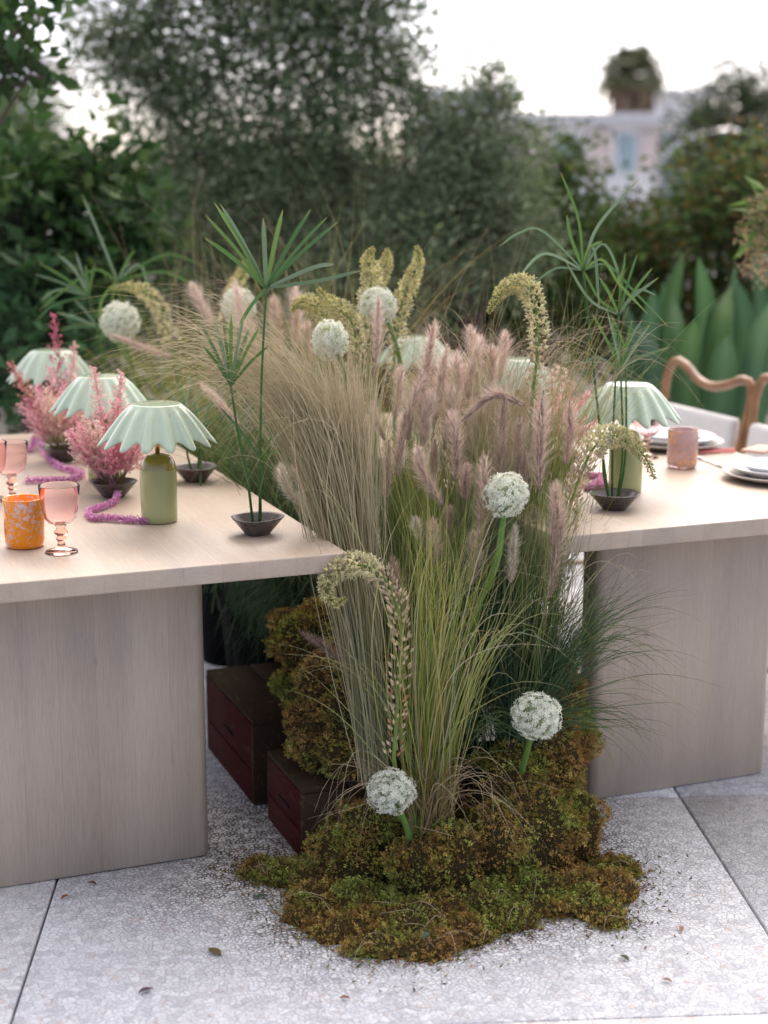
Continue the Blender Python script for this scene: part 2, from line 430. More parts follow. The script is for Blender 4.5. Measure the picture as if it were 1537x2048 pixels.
# ------------------------------------------------------------------ glassware and plates
def make_goblet():
    root = empty('goblet', (0, 0, 0), 'x', 'goblet', 'pink goblets')
    v, f = lathe([(.0, .0615), (.014, .062), (.026, .067), (.034, .077), (.0385, .095), (.0425, .125), (.0445, .148),
                  (.0438, .1485), (.0430, .147), (.0408, .124), (.0365, .095), (.032, .079), (.024, .070), (.012, .0655), (0, .065)], 40)
    MB().add(v, f).build('bowl', M['pink_glass'], root, local=True)
    v, f = lathe([(0, .0), (.033, .0), (.0355, .002), (.034, .005), (.022, .008), (.010, .0125), (.0075, .021), (.0075, .026), (.011, .029), (.0115, .032),
                  (.0085, .0355), (.0105, .039), (.0150, .043), (.0150, .047), (.0105, .051), (.009, .055), (.013, .061), (0, .0612)], 32)
    MB().add(v, f).build('stem', M['coral_glass'], root, local=True)
    return root
gob = make_goblet()
gobs = [(onz(124, 1105, TOP), 'pink glass goblet beside the orange speckled tumbler'),
        (onz(26, 1000, TOP), 'pink glass goblet behind the orange speckled tumbler on the left table'),
        (onz(-16, 1000, TOP), 'pink glass goblet cut by the left edge of the picture'),
        (onz(1293, 915, TOP), 'pink glass goblet behind the mint lamp on the right table')]
for i, (p, lb) in enumerate(gobs):
    o = gob if i == 0 else copy_tree(gob); o.location = (p[0], p[1], TOP+.0005); o['label'] = lb
def tumbler(p, m, lb, w=.0435, h=.108):
    v, f = lathe([(0, 0), (w*.80, 0), (w*.93, .004), (w*.99, .014), (w, .05), (w, h), (w*.985, h+.0012), (w*.955, h), (w*.955, .05), (w*.93, .016), (w*.8, .010), (0, .010)], 44)
    o = MB().add(v, f).build('tumbler', m); o.location = (p[0], p[1], TOP+.0005); setp(o, lb, 'tumbler')
tumbler(onz(51, 1093, TOP), M['orange_speck'], 'orange and white speckled glass tumbler on the left table')
tumbler(onz(1364, 935, TOP), M['peach_speck'], 'pink and orange speckled glass tumbler on the right table', .0425, .108)
def plate(x, y, z, r, h, m, name, lb):
    v, f = lathe([(0, 0), (r*.62, 0), (r*.70, .003), (r*.97, h-.003), (r, h), (r*.985, h+.0025), (r*.93, h), (r*.68, .0075), (r*.5, .006), (0, .006)], 56)
    o = MB().add(v, f).build(name, m); o.location = (x, y, z); setp(o, lb, 'plate'); return o
def setting(x, y, where):
    plate(x, y, TOP+.0005, .155, .020, M['stone_cer'], 'charger_plate', 'stone coloured charger plate, lowest of the stack '+where)
    plate(x+.003, y+.004, TOP+.0075, .132, .026, M['white_cer'], 'dinner_plate', 'white dinner plate, middle of the stack '+where)
    plate(x-.003, y, TOP+.0145, .102, .026, M['blue_cer'], 'side_plate', 'pale grey side plate, topmost of the stack '+where)
setting(*(onz(1560, 958, TOP)[:2]), 'at the right edge of the right table')
setting(*(onz(1345, 893, TOP)[:2]), 'behind the speckled tumbler on the right table')
setting(*(onz(-140, 1065, TOP)[:2]), 'at the left edge of the left table')
for k in range(2):
    p = onz(1348, 905+k*5, TOP); q = onz(1470, 902+k*4, TOP)
    v, f = tube([(p[0], p[1], TOP+.004), (q[0], q[1], TOP+.006)], [.0022, .0042], 8)
    setp(MB().add(v, f).build('chopstick', M['coral']), ('farther' if k == 0 else 'nearer')+' of two coral lacquered chopsticks lying beside the pink speckled tumbler', 'chopstick', 'coral chopsticks')
p = onz(1500, 935, TOP)
v, f = [], []
nk = bevel_box('napkin', -.055, .055, -.035, .035, 0, .008, .003, 2)
o = obj('napkin', nk, M['napkin']); o.location = (p[0]+.055, p[1]+.03, TOP+.040); o.rotation_euler = (0, 0, .5)
setp(o, 'folded peach napkin on the plates at the right edge', 'napkin')
# fork left of the charger
fk = MB(); p = onz(1408, 925, TOP); d = np.array([.12, 1, 0])/1.007
s = np.array([1, -.12, 0])/1.007
P0 = np.array([p[0], p[1]-.09, TOP+.003])
v, f = tube([P0, P0+d*.06, P0+d*.12, P0+d*.135], [.0035, .002, .0025, .006], 6); fk.add(v, f)
for k in (-1, 0, 1):
    v, f = tube([P0+d*.133+s*.0045*k, P0+d*.155+s*.0048*k+np.array([0, 0, .003]), P0+d*.178+s*.0045*k], .0012, 5); fk.add(v, f)
setp(fk.build('fork', M['steel']), 'steel fork lying left of the plate stack at the right edge', 'fork')

# ------------------------------------------------------------------ bentwood chairs
def make_chair():
    root = empty('chair', (0, 0, 0), 'x', 'chair', 'bentwood chairs along the right table')
    # local: faces -x, sits at z .46
    def part(name, path, r, n=10, m='chair_wood'):
        v, f = tube(catmull(path, 26), r, n); MB().add(v, f).build(name, M[m], root, local=True)
    part('back_frame', [(.20, -.235, .44), (.235, -.25, .66), (.26, -.262, .80), (.262, -.25, .862), (.262, -.20, .872), (.262, -.12, .845), (.262, -.02, .828), (.262, .07, .845), (.262, .14, .885), (.262, .215, .895), (.26, .262, .83), (.235, .25, .66), (.20, .235, .44)], .017)
    for sy in (-1, 1):
        part('leg', [(.20, sy*.235, .45), (.215, sy*.235, .25), (.25, sy*.24, .0)], [.018]*13+[.016]*13)
        part('leg', [(-.21, sy*.215, .45), (-.215, sy*.217, .22), (-.225, sy*.22, .0)], [.019]*13+[.014]*13)
        part('stretcher', [(-.216, sy*.218, .16), (0, sy*.222, .165), (.225, sy*.236, .17)], .009)
        part('stretcher', [(-.214, sy*.217, .28), (0, sy*.222, .285), (.215, sy*.235, .29)], .009)
    obj('seat_frame', bevel_box('seat_frame', -.235, .225, -.25, .25, .425, .46, .012), M['chair_wood'], root, True)
    obj('seat_cushion', bevel_box('seat_cushion', -.24, .215, -.245, .245, .4605, .525, .026, 4), M['cushion'], root, True)
    me = bevel_box('back_panel', -.022, .022, -.225, .225, .0, .215, .018, 4)
    for vv in me.vertices: vv.co.x += .205+vv.co.z*.13; vv.co.z += .527
    obj('back_panel', me, M['cushion'], root, True)
    return root
ch = make_chair()
for i, (x, y, rz, lb) in enumerate([(2.86, 4.80, .03, 'honey bentwood chair with a wavy top rail, wholly in view past the right table'),
                                    (2.86, 4.27, -.04, 'honey bentwood chair cut by the right edge, in front of the one in full view'),
                                    (2.76, 3.44, .02, 'bentwood chair nearest the camera, only its cushion and legs showing beside the right slab leg')]):
    o = ch if i == 0 else copy_tree(ch); o.location = (x, y, 0); o.rotation_euler = (0, 0, rz); o['label'] = lb

# ------------------------------------------------------------------ crates and pots
def crate(x0, x1, y0, y1, z0, h, lb):
    root = empty('wooden_crate', ((x0+x1)/2, (y0+y1)/2, z0), lb, 'crate', 'old crates under the grasses')
    t = .014
    def pl(name, a, b, c, d, e, f, m): return obj(name, bevel_box(name, a, b, c, d, z0+e, z0+f, .0025, 1), M[m], root)
    for (e, f, q) in ((.002, h*.40, 0), (h*.40+.003, h-.001, .0015)):
        pl('side_board', x0+q, x0+t, y0+t+.001, y1-t-.001, e, f, 'crate_red'); pl('side_board', x1-t, x1-q, y0+t+.001, y1-t-.001, e, f, 'crate_red')
    pl('end_board', x0+.001, x1-.001, y0, y0+t, .001, h, 'crate_raw'); pl('end_board', x0+.001, x1-.001, y1-t, y1, .001, h, 'crate_raw')
    w = (x1-x0)/3
    for k in range(3): pl('plank', x0+k*w+.002, x0+(k+1)*w-.002, y0-.002, y1+.002, h+.0005+.001*(k % 2), h+.013+.001*(k % 2), 'crate_raw')
    ym = (y0+y1)/2      # dark slot handle in the painted side
    obj('hand_slot', bevel_box('hand_slot', x0-.0012, x0+.004, ym-.04, ym+.04, z0+h*.58, z0+h*.62, .0012, 1), M['black'], root)
    return root
crate(1.06, 1.40, 3.242, 3.515, 0, .165, 'oxblood painted wooden crate with a bare end, at the front under the moss')
crate(1.05, 1.42, 3.60, 4.05, 0, .215, 'dark wooden crate behind the front crate, in the shade of the left table')
def pot(p, r, h, lb):
    v, f = lathe([(0, 0), (r*.76, 0), (r*.94, h*.86), (r, h*.86), (r*1.02, h), (r*.95, h), (r*.92, h*.86), (0, h*.84)], 32)
    o = MB().add(v, f).build('nursery_pot', M['black']); o.location = (p[0], p[1], p[2]); setp(o, lb, 'pot', 'black nursery pots')
pots = [((1.245, 3.08, 0), .07, .10, 'black plastic pot glimpsed through the moss at the front'),
        ((1.50, 3.13, 0), .10, .24, 'black plastic pot under the blue green grass at the front right'),
        ((1.46, 3.36, 0), .10, .26, 'black plastic pot right of the front crate'),
        ((1.30, 4.22, 0), .13, .30, 'black plastic pot behind the darker crate'),
        ((1.52, 3.75, 0), .12, .30, 'black plastic pot right of the darker crate'),
        ((1.48, 4.10, 0), .12, .30, 'black plastic pot under the middle of the grasses'),
        ((1.35, 4.52, 0), .13, .30, 'black plastic pot under the back of the grasses'),
        ((1.35, 4.84, 0), .13, .30, 'black plastic pot last but one towards the garden'),
        ((1.35, 5.16, 0), .13, .30, 'black plastic pot farthest towards the garden')]
for q in pots: pot(*q)
CRATE_TOP = .18

# ------------------------------------------------------------------ moss
def moss(blobs, density, lb, sz=(.006, .022), green=0.0):
    mb = MB()
    ico = bmesh.new(); bmesh.ops.create_icosphere(ico, subdivisions=3, radius=1)
    iv = np.array([v.co[:] for v in ico.verts]); iff = [tuple(v.index for v in fc.verts) for fc in ico.faces]; ico.free()
    for (cx, cy, cz, rx, ry, rz) in blobs:
        q = iv.copy()
        dsp = np.array([noise.noise(Vector((x*2.1+cx*9, y*2.1+cy*9, z*2.1))) for x, y, z in q])
        q = q*(0.90+.16*dsp)[:, None]*np.array([rx, ry, rz])+np.array([cx, cy, cz])
        q[:, 2] = np.maximum(q[:, 2], .0005 if cz < .14 else -1)
        mb.add(q, iff, (.05, .036, .016))
    # knobbly sub-clumps, then fronds
    extra = []
    for (cx, cy, cz, rx, ry, rz) in blobs:
        for _ in range(7):
            d = RNG.normal(size=3); d /= np.linalg.norm(d); d[2] = abs(d[2])*.9-.1; k = RNG.uniform(.28, .45)
            rr = (rx*ry*rz)**(1/3)*k; q = np.array([cx, cy, cz])+d*np.array([rx, ry, rz])*.88
            if q[2] > 0: extra.append((q[0], q[1], q[2], rr*1.1, rr*1.1, rr*.8))
    blobs = list(blobs)+extra
    for (cx, cy, cz, rx, ry, rz) in blobs:
        area = 4*math.pi*((rx*ry)**1.6/3+(rx*rz)**1.6/3+(ry*rz)**1.6/3)**(1/1.6)
        n = int(area*density)
        if n < 3: continue
        d = RNG.normal(size=(n, 3)); d /= np.linalg.norm(d, axis=1)[:, None]
        dsp = np.array([noise.noise(Vector((x*2.1+cx*9, y*2.1+cy*9, z*2.1))) for x, y, z in d])
        rad = np.array([rx, ry, rz]); p = d*(0.90+.16*dsp)[:, None]*rad+np.array([cx, cy, cz])
        keep = p[:, 2] > .002; p = p[keep]; d = d[keep]; n = len(p)
        if n < 2: continue
        nor = d/rad; nor /= np.linalg.norm(nor, axis=1)[:, None]
        g = nor*.75+RNG.normal(size=(n, 3))*.6+np.array([0, 0, .1]); g /= np.linalg.norm(g, axis=1)[:, None]
        L = (sz[0]+(sz[1]-sz[0])*RNG.uniform(0, 1, n)**2)[:, None]
        sd = np.cross(g, RNG.normal(size=(n, 3))); sd /= np.linalg.norm(sd, axis=1)[:, None]; u = np.cross(g, sd)
        h1 = np.array([noise.noise(Vector(q*9)) for q in p]); h2 = np.array([noise.noise(Vector(q*38+np.array([5, 5, 5]))) for q in p])
        m_ = np.clip(.52+h1*1.3+h2*.8+RNG.normal(size=n)*.2+green, 0, 1)[:, None]
        A = np.array([.37, .22, .075]); Bc = np.array([.36, .275, .075]); D = np.array([.25, .285, .065])
        c = np.where(m_ < .5, A+(Bc-A)*m_*2, Bc+(D-Bc)*(m_-.5)*2)*RNG.uniform(.4, 1.65, (n, 1))*(1+.4*h2)[:, None]
        base = p-g*.003; md = base+g*L*.5+u*L*.08; w = L*.30
        V = [base, md-sd*.0006, base+g*L+u*L*.12, md+sd*.0006]
        F = [[0, 1, 2, 3]]; k0 = 4
        for k in (.32, .62):
            o0 = base+g*L*k; ww = w*(1.2-k*.6)
            for sg in (1, -1):
                V += [o0, o0+sd*sg*ww+g*L*.18+u*ww*.3, o0+g*L*.2, o0+g*L*.12]; F.append([k0, k0+1, k0+2, k0+3]); k0 += 4
        V = np.stack(V, 1); F = np.array(F)[None]+(np.arange(n)*k0)[:, None, None]
        mb.addn(V.reshape(-1, 3), F.reshape(-1, 4), np.repeat(c, k0, 0))
    return setp(mb.build('moss', M['moss'], smooth=False), lb, kind='stuff')
def gb(px, py, zc, rx, ry, rz, zb=0.0):
    p = onz(px, py, zb); return (p[0], p[1], zb+zc, rx, ry, rz)
front = [gb(525, 1742, .0, .06, .055, 0.024), gb(585, 1752, .0, .08, .07, 0.031), gb(645, 1770, .0, .09, .08, 0.041), gb(620, 1835, 0, .06, .06, 0.024), gb(690, 1860, 0, .09, .07, 0.027),
         gb(770, 1890, 0, .09, .07, 0.027), gb(850, 1895, 0, .08, .07, 0.029), gb(930, 1868, 0, .08, .07, 0.027), gb(1010, 1840, 0, .08, .07, 0.029), gb(1080, 1815, 0, .07, .06, 0.027),
         gb(760, 1830, 0, .10, .09, 0.034), gb(900, 1820, 0, .10, .09, 0.041), gb(1140, 1775, 0, .09, .08, 0.034), gb(1215, 1780, 0, .07, .09, 0.034), gb(1235, 1740, 0, .05, .06, 0.027), gb(1215, 1840, 0, .045, .05, 0.024),
         gb(720, 1812, 0, .08, .07, .05), gb(830, 1850, 0, .10, .09, .045), gb(960, 1815, 0, .09, .08, .05), gb(1060, 1785, 0, .09, .08, .055), gb(1180, 1815, 0, .08, .07, .035), gb(640, 1805, 0, .08, .07, .04),
         gb(700, 1760, .04, .085, .085, .10), gb(735, 1745, .08, .07, .07, .10), gb(850, 1790, .05, .085, .075, .10), gb(905, 1790, .09, .07, .07, .09), 
         gb(985, 1765, .07, .08, .09, .13), gb(1060, 1745, .08, .10, .10, .15), gb(1130, 1710, .05, .09, .09, .13), gb(1020, 1720, .15, .11, .10, .14), gb(1085, 1690, .19, .10, .10, .14),
         gb(960, 1700, .12, .09, .09, .12), gb(1115, 1655, .22, .08, .08, .14), gb(1060, 1640, .25, .09, .08, .11), gb(900, 1690, .08, .08, .08, .08),
         gb(700, 1725, .08, .05, .05, .08)]
moss(front, 30000, 'mound of green and rusty moss spread over the paving at the front')
# loose crumbs of moss round the edge
cr = MB(); CV = []; CF = []; CC = []
for k in range(5200):
    e = front[RNG.integers(0, 16)]; a = RNG.uniform(0, 6.28); q = RNG.exponential(.028)
    p = np.array([e[0]+(e[3]*.9+q)*math.cos(a), e[1]+(e[4]*.9+q)*math.sin(a), RNG.uniform(.002, .006)])
    g = RNG.normal(size=3)*np.array([1, 1, .25]); g /= np.linalg.norm(g); L = RNG.uniform(.004, .016); sd_ = np.cross(g, [0, 0, 1.]); b = len(CV)
    CV += [p, p+g*L*.5+sd_*L*.18, p+g*L+np.array([0, 0, .003]), p+g*L*.5-sd_*L*.18]; CF.append((b, b+1, b+2, b+3))
    c = np.array([(.20, .10, .035), (.16, .12, .03), (.10, .06, .03), (.14, .16, .035)][RNG.integers(0, 4)])*RNG.uniform(.6, 1.3); CC += [c]*4
cr.addn(np.array(CV), np.array(CF), np.array(CC)); setp(cr.build('moss_crumbs', M['moss'], smooth=False), 'loose crumbs of moss strewn on the paving around the mound', kind='stuff')
# dry straws fallen over the moss
sm = MB()
for k in range(46):
    e = front[RNG.integers(0, len(front))]; p0 = np.array([e[0]+RNG.normal()*e[3]*.5, e[1]-e[4]*.5+RNG.normal()*.03, e[2]+e[5]*.95]); a = RNG.uniform(0, 6.28); L = RNG.uniform(.04, .14)
    p1 = p0+np.array([math.cos(a)*L*.5, math.sin(a)*L*.5, RNG.uniform(.005, .03)]); p2 = p0+np.array([math.cos(a+RNG.normal()*.5)*L, math.sin(a+RNG.normal()*.5)*L, RNG.uniform(-.01, .01)]); p2[2] = max(p2[2], .004)
    v, f = tube(catmull([p0, p1, p2], 8), np.linspace(.0009, .0005, 8), 4); sm.add(v, f, np.array((.52, .42, .26))*RNG.uniform(.5, 1.2))
setp(sm.build('dry_straw', M['blade']), 'loose dry straws lying over the front moss', kind='stuff')
cl = []
for (px, py, d, r, rz) in [(610, 1290, 3.92, .075, .085), (660, 1250, 3.95, .08, .07), (700, 1290, 3.85, .07, .09), (610, 1370, 3.90, .07, .075), (660, 1370, 3.80, .08, .09), (640, 1450, 3.78, .085, .085), (700, 1430, 3.72, .07, .10), (690, 1500, 3.68, .07, .07), (730, 1350, 3.80, .07, .10), (570, 1255, 4.0, .04, .05), (640, 1500, 3.74, .065, .05)]:
    p = at(px, py, d); cl.append((p[0], p[1], p[2], r, r, rz))
moss(cl, 28000, 'tall clump of green and brown moss standing on the front crate', green=-.05)
cl = []
for (px, py, d, r, rz) in [(1110, 1430, 3.72, .055, .07), (1130, 1390, 3.74, .05, .06), (1090, 1500, 3.68, .07, .08), (1125, 1340, 3.80, .035, .045), (1100, 1490, 3.74, .07, .09), (1115, 1540, 3.70, .06, .08)]:
    p = at(px, py, d); cl.append((p[0], p[1], p[2], r, r, rz))
moss(cl, 28000, 'rusty moss clump beside the right slab leg, under the blue green grass', green=-.35)

# ------------------------------------------------------------------ grasses
def palette(cols, n):
    c = np.array(cols)[RNG.integers(0, len(cols), n)]
    return c*RNG.uniform(.75, 1.25, (n, 1))
def blades(mb, n, ctrl, jit, width, cols, tipcols=None, K=10):
    """n Bezier ribbons; ctrl = control points (world), jit = spread at each (scalar or xyz)"""
    m = len(ctrl); C = np.zeros((n, m, 3)); spread = RNG.normal(size=(n, 3)).clip(-2, 2)
    for i in range(m):
        j = np.asarray(jit[i], float)*np.ones(3)
        mixd = spread*.62+RNG.normal(size=(n, 3)).clip(-2, 2)*.62
        C[:, i] = np.asarray(ctrl[i])[None]+mixd*j[None]
    t = np.linspace(0, 1, K); B = np.array([math.comb(m-1, i)*t**i*(1-t)**(m-1-i) for i in range(m)])
    P = np.einsum('ik,nic->nkc', B, C)
    # wander
    w = RNG.normal(size=(n, 3))*.013
    P = P+w[:, None, :]*np.sin(t[None, :, None]*7+RNG.uniform(0, 1.5, (n, 1, 1)))*t[None, :, None]
    T = np.gradient(P, axis=1); T /= np.linalg.norm(T, axis=2, keepdims=True)+1e-9
    rv = RNG.normal(size=(n, 1, 3)); S = np.cross(T, rv); S /= np.linalg.norm(S, axis=2, keepdims=True)+1e-9
    wd = width*RNG.uniform(.7, 1.3, (n, 1))*np.clip(1.05-t[None]**2.2, .12, 1)
    L = P-S*wd[:, :, None]*.5; Rr = P+S*wd[:, :, None]*.5
    V = np.stack([L, Rr], 2).reshape(-1, 3)
    idx = np.arange(n*K*2).reshape(n, K, 2)
    F = np.stack([idx[:, :-1, 0], idx[:, :-1, 1], idx[:, 1:, 1], idx[:, 1:, 0]], -1).reshape(-1, 4)
    c0 = palette(cols, n); c1 = palette(tipcols, n) if tipcols else c0
    cc = c0[:, None]+(c1-c0)[:, None]*(t[None, :, None]**1.2)
    cc = np.repeat(cc[:, :, None], 2, 2).reshape(-1, 3)
    mb.addn(V, F, cc)
def clump(name, base, fams, lb, cat='grass', group=None):
    root = empty(name, base, lb, cat, group)
    mb = MB()
    for fm in fams: blades(mb, *fm)
    o = mb.build('leaf_blades', M['blade'], root); o['kind'] = 'stuff'
    return root
TAN = [(.54, .44, .28), (.62, .52, .36), (.47, .38, .23), (.58, .50, .33)]
STRAW = [(.38, .34, .18), (.45, .39, .22), (.32, .32, .16), (.30, .31, .19)]
GREY = [(.31, .32, .19), (.39, .36, .23), (.25, .28, .16), (.45, .41, .28)]
YG = [(.31, .36, .07), (.40, .40, .09), (.22, .30, .06), (.45, .37, .13), (.15, .24, .055)]
BG = [(.055, .115, .065), (.08, .14, .07), (.04, .09, .055), (.10, .16, .07)]
GR = [(.09, .15, .045), (.12, .18, .05), (.07, .12, .04), (.16, .20, .06)]
DRY = [(.30, .20, .11), (.38, .28, .17), (.24, .16, .09)]
PTAN = [(.52, .39, .29), (.60, .46, .36), (.44, .34, .24)]
b1 = at(752, 1545, 3.52)
clump('needle_grass', b1, [
    (360, [b1, at(724, 1250, 3.56), at(676, 930, 3.60), at(630, 740, 3.63)], [.015, .022, .035, .055], .0024, GREY, TAN),
    (360, [b1, at(732, 1250, 3.56), at(712, 930, 3.60), at(700, 740, 3.63)], [.015, .022, .032, .045], .0024, GREY, TAN),
    (240, [b1, at(715, 1150, 3.56), at(620, 500, 3.60), at(330, 760, 3.66)], [.015, .028, .05, .10], .0020, STRAW, TAN, 18),
    (190, [b1, at(715, 1150, 3.56), at(640, 520, 3.60), at(470, 830, 3.62)], [.015, .028, .05, .09], .0020, STRAW, TAN, 18),
    (60, [b1, at(720, 1150, 3.56), at(660, 500, 3.58), at(600, 1000, 3.56)], [.015, .028, .04, .06], .0024, STRAW, TAN, 18),
    (90, [b1, at(715, 1150, 3.56), at(560, 520, 3.62), at(260, 700, 3.72)], [.015, .028, .05, .09], .0018, STRAW, TAN, 18),
    (30, [b1, at(720, 1150, 3.56), at(720, 500, 3.7), at(820, 800, 3.7)], [.015, .03, .05, .09], .0020, STRAW, TAN, 16),
    (70, [b1, at(725, 1250, 3.54), at(670, 950, 3.54), at(640, 780, 3.54)], [.02, .05, .09, .12], .0020, GREY, TAN, 14),
    (40, [b1, at(730, 1250, 3.54), at(690, 760, 3.54), at(560, 880, 3.54)], [.02, .05, .07, .10], .0018, STRAW, TAN, 18),
    ], 'tall tight sheaf of pale straw needle grass spilling its tips to the left', group='grass clumps of the table meadow')
b2 = at(855, 1655, 3.50)
clump('yellow_green_grass', b2, [
    (85, [b2, at(850, 1400, 3.48), at(860, 1200, 3.46), at(890, 980, 3.45)], [.022, .035, .065, .11], .0024, YG, YG),
    (60, [b2, at(872, 1400, 3.46), at(905, 1260, 3.42), at(940, 1110, 3.40)], [.02, .03, .06, .10], .0024, YG, YG),
    (34, [b2, at(835, 1450, 3.48), at(805, 1220, 3.46), at(800, 1080, 3.5)], [.02, .03, .05, .07], .0024, YG, YG),
    (16, [b2, at(800, 1450, 3.45), at(700, 1300, 3.45), at(600, 1330, 3.5)], [.02, .03, .06, .06], .0030, YG, STRAW, 14),
    (26, [b2, at(920, 1400, 3.45), at(1020, 1150, 3.4), at(1090, 1300, 3.4)], [.02, .03, .08, .10], .0026, YG, STRAW, 14),
    (26, [b2, at(880, 1560, 3.45), at(960, 1480, 3.36), at(1010, 1660, 3.34)], [.02, .03, .05, .05], .0020, DRY, TAN, 14),
    (22, [b2, at(820, 1560, 3.45), at(730, 1480, 3.38), at(690, 1650, 3.38)], [.02, .03, .05, .05], .0020, DRY, TAN, 14),
    (110, [b2, at(855, 1610, 3.48), at(860, 1570, 3.46), at(868, 1500, 3.46)], [.03, .03, .04, .05], .0022, DRY, DRY),
    (50, [b2, at(850, 1420, 3.44), at(840, 1250, 3.38), at(900, 1120, 3.34)], [.03, .06, .11, .15], .0020, YG, STRAW, 14),
    (24, [b2, at(840, 1400, 3.44), at(900, 1080, 3.36), at(1010, 1220, 3.34)], [.03, .06, .10, .13], .0018, STRAW, TAN, 18),
    ], 'yellow green grass clump rising from the front of the moss', group='grass clumps of the table meadow')
b3 = at(1040, 1470, 3.66)
clump('blue_green_grass', b3, [
    (420, [b3, at(1030, 1330, 3.66), at(1010, 1180, 3.66), at(1000, 1020, 3.68)], [.035, .05, .075, .10], .0022, BG, BG),
    (150, [b3, at(1090, 1340, 3.6), at(1150, 1250, 3.58), at(1230, 1190, 3.55)], [.03, .04, .05, .075], .0022, BG, GR),
    (60, [b3, at(1120, 1330, 3.58), at(1230, 1230, 3.52), at(1330, 1310, 3.5)], [.03, .04, .05, .08], .0021, BG, GR, 14),
    (46, [b3, at(1110, 1430, 3.56), at(1220, 1380, 3.5), at(1290, 1480, 3.48)], [.03, .03, .05, .07], .0021, BG, GR, 14),
    (12, [b3, at(1130, 1420, 3.56), at(1260, 1330, 3.48), at(1370, 1420, 3.46)], [.03, .03, .04, .05], .0019, BG, STRAW, 14),
    (40, [b3, at(1010, 1430, 3.55), at(960, 1400, 3.5), at(930, 1500, 3.48)], [.03, .03, .05, .05], .0020, BG, GR, 14),
    (9, [b3, at(1120, 1250, 3.56), at(1180, 1040, 3.5), at(1330, 1250, 3.5)], [.03, .04, .07, .10], .0018, STRAW, TAN, 16),
    (150, [b3, at(1060, 1300, 3.60), at(1085, 1130, 3.54), at(1105, 980, 3.50)], [.03, .045, .05, .06], .0022, BG+GR, GR+YG),
    (70, [b3, at(1070, 1300, 3.60), at(1100, 1150, 3.52), at(1130, 1060, 3.48)], [.03, .04, .04, .05], .0022, GR, STRAW),
    ], 'fine blue green fescue fanning out across the right slab leg', group='grass clumps of the table meadow')
b4 = at(920, 1440, 3.72)
clump('green_meadow_grass', b4, [
    (420, [b4, at(925, 1320, 3.72), at(920, 1180, 3.74), at(915, 1010, 3.78)], [.05, .06, .075, .10], .0024, BG+GR, GR+YG),
    (60, [b4, at(910, 1250, 3.7), at(860, 1000, 3.7), at(830, 820, 3.75)], [.05, .05, .06, .08], .0024, GR, YG),
    (60, [b4, at(930, 1250, 3.7), at(960, 900, 3.7), at(1060, 760, 3.7)], [.05, .05, .06, .09], .0022, GR, STRAW),
    (260, [b4, at(925, 1250, 3.76), at(900, 1050, 3.80), at(880, 860, 3.84)], [.05, .06, .07, .10], .0022, GR+STRAW, YG+STRAW),
    (200, [b4, at(960, 1250, 3.76), at(990, 1050, 3.80), at(1010, 880, 3.84)], [.05, .06, .07, .09], .0022, BG+STRAW, STRAW+PTAN),
    ], 'dense dark green grass in the middle of the meadow', group='grass clumps of the table meadow')
b5 = at(985, 1350, 3.86)
clump('tan_needle_grass', b5, [
    (380, [b5, at(985, 1150, 3.88), at(975, 950, 3.90), at(965, 745, 3.92)], [.04, .04, .045, .065], .0023, STRAW, PTAN),
    (120, [b5, at(975, 1100, 3.95), at(960, 640, 4.0), at(1120, 770, 3.95)], [.04, .05, .05, .09], .0022, STRAW, PTAN, 16),
    (60, [b5, at(985, 1100, 3.95), at(1010, 560, 4.0), at(1240, 800, 3.8)], [.04, .05, .05, .09], .0020, STRAW, PTAN, 16),
    (60, [b5, at(960, 1100, 3.95), at(900, 600, 4.0), at(860, 780, 3.95)], [.04, .05, .05, .08], .0020, STRAW, PTAN, 16),
    (70, [b5, at(970, 1050, 3.8), at(930, 640, 3.75), at(800, 740, 3.7)], [.04, .05, .06, .10], .0017, STRAW, TAN, 18),
    (60, [b5, at(980, 1050, 3.8), at(1000, 600, 3.75), at(1080, 860, 3.65)], [.04, .05, .06, .10], .0017, STRAW, TAN, 18),
    ], 'brown tinged sheaf of needle grass in front of the hidden lamp', group='grass clumps of the table meadow')
b6 = at(1060, 1150, 3.95)
clump('wispy_stem_grass', b6, [
    (80, [b6, at(1090, 1000, 3.9), at(1150, 850, 3.85), at(1250, 690, 3.8)], [.05, .06, .08, .10], .0022, YG, YG+STRAW),
    (60, [b6, at(1080, 950, 3.9), at(1100, 800, 3.9), at(1130, 640, 3.9)], [.05, .05, .07, .10], .0020, YG, STRAW),
    (22, [b6, at(1090, 950, 3.9), at(1170, 600, 3.8), at(1290, 760, 3.75)], [.05, .06, .08, .09], .0018, STRAW, PTAN, 16),
    (14, [b6, at(1100, 950, 3.9), at(1000, 620, 3.8), at(870, 700, 3.75)], [.05, .06, .08, .09], .0018, STRAW, TAN, 16),
    (220, [b6, at(1075, 1080, 3.88), at(1085, 980, 3.82), at(1095, 880, 3.8)], [.05, .055, .06, .08], .0024, BG+GR, GR+YG),
    (120, [b6, at(1080, 1120, 3.82), at(1110, 1060, 3.70), at(1140, 1010, 3.66)], [.04, .04, .05, .06], .0024, GR, YG),
    ], 'loose straight yellow green stems leaning right over the right table', group='grass clumps of the table meadow')
b7 = at(640, 1130, 4.15)
clump('edge_meadow_grass', b7, [
    (260, [b7, at(600, 1020, 4.2), at(560, 930, 4.25), at(520, 800, 4.3)], [.06, .07, .09, .11], .0028, BG+GR, GR),
    (90, [b7, at(560, 1000, 4.2), at(470, 850, 4.2), at(380, 860, 4.15)], [.05, .06, .08, .10], .0028, GR, GR, 14),
    (70, [b7, at(650, 950, 4.2), at(640, 800, 4.3), at(620, 640, 4.35)], [.06, .07, .09, .10], .0024, GR, YG),
    ], 'green grass along the edge of the left table behind the papyrus bowl', group='grass clumps of the table meadow')
b8 = floor_at(600, 4.35); b8[2] = .3
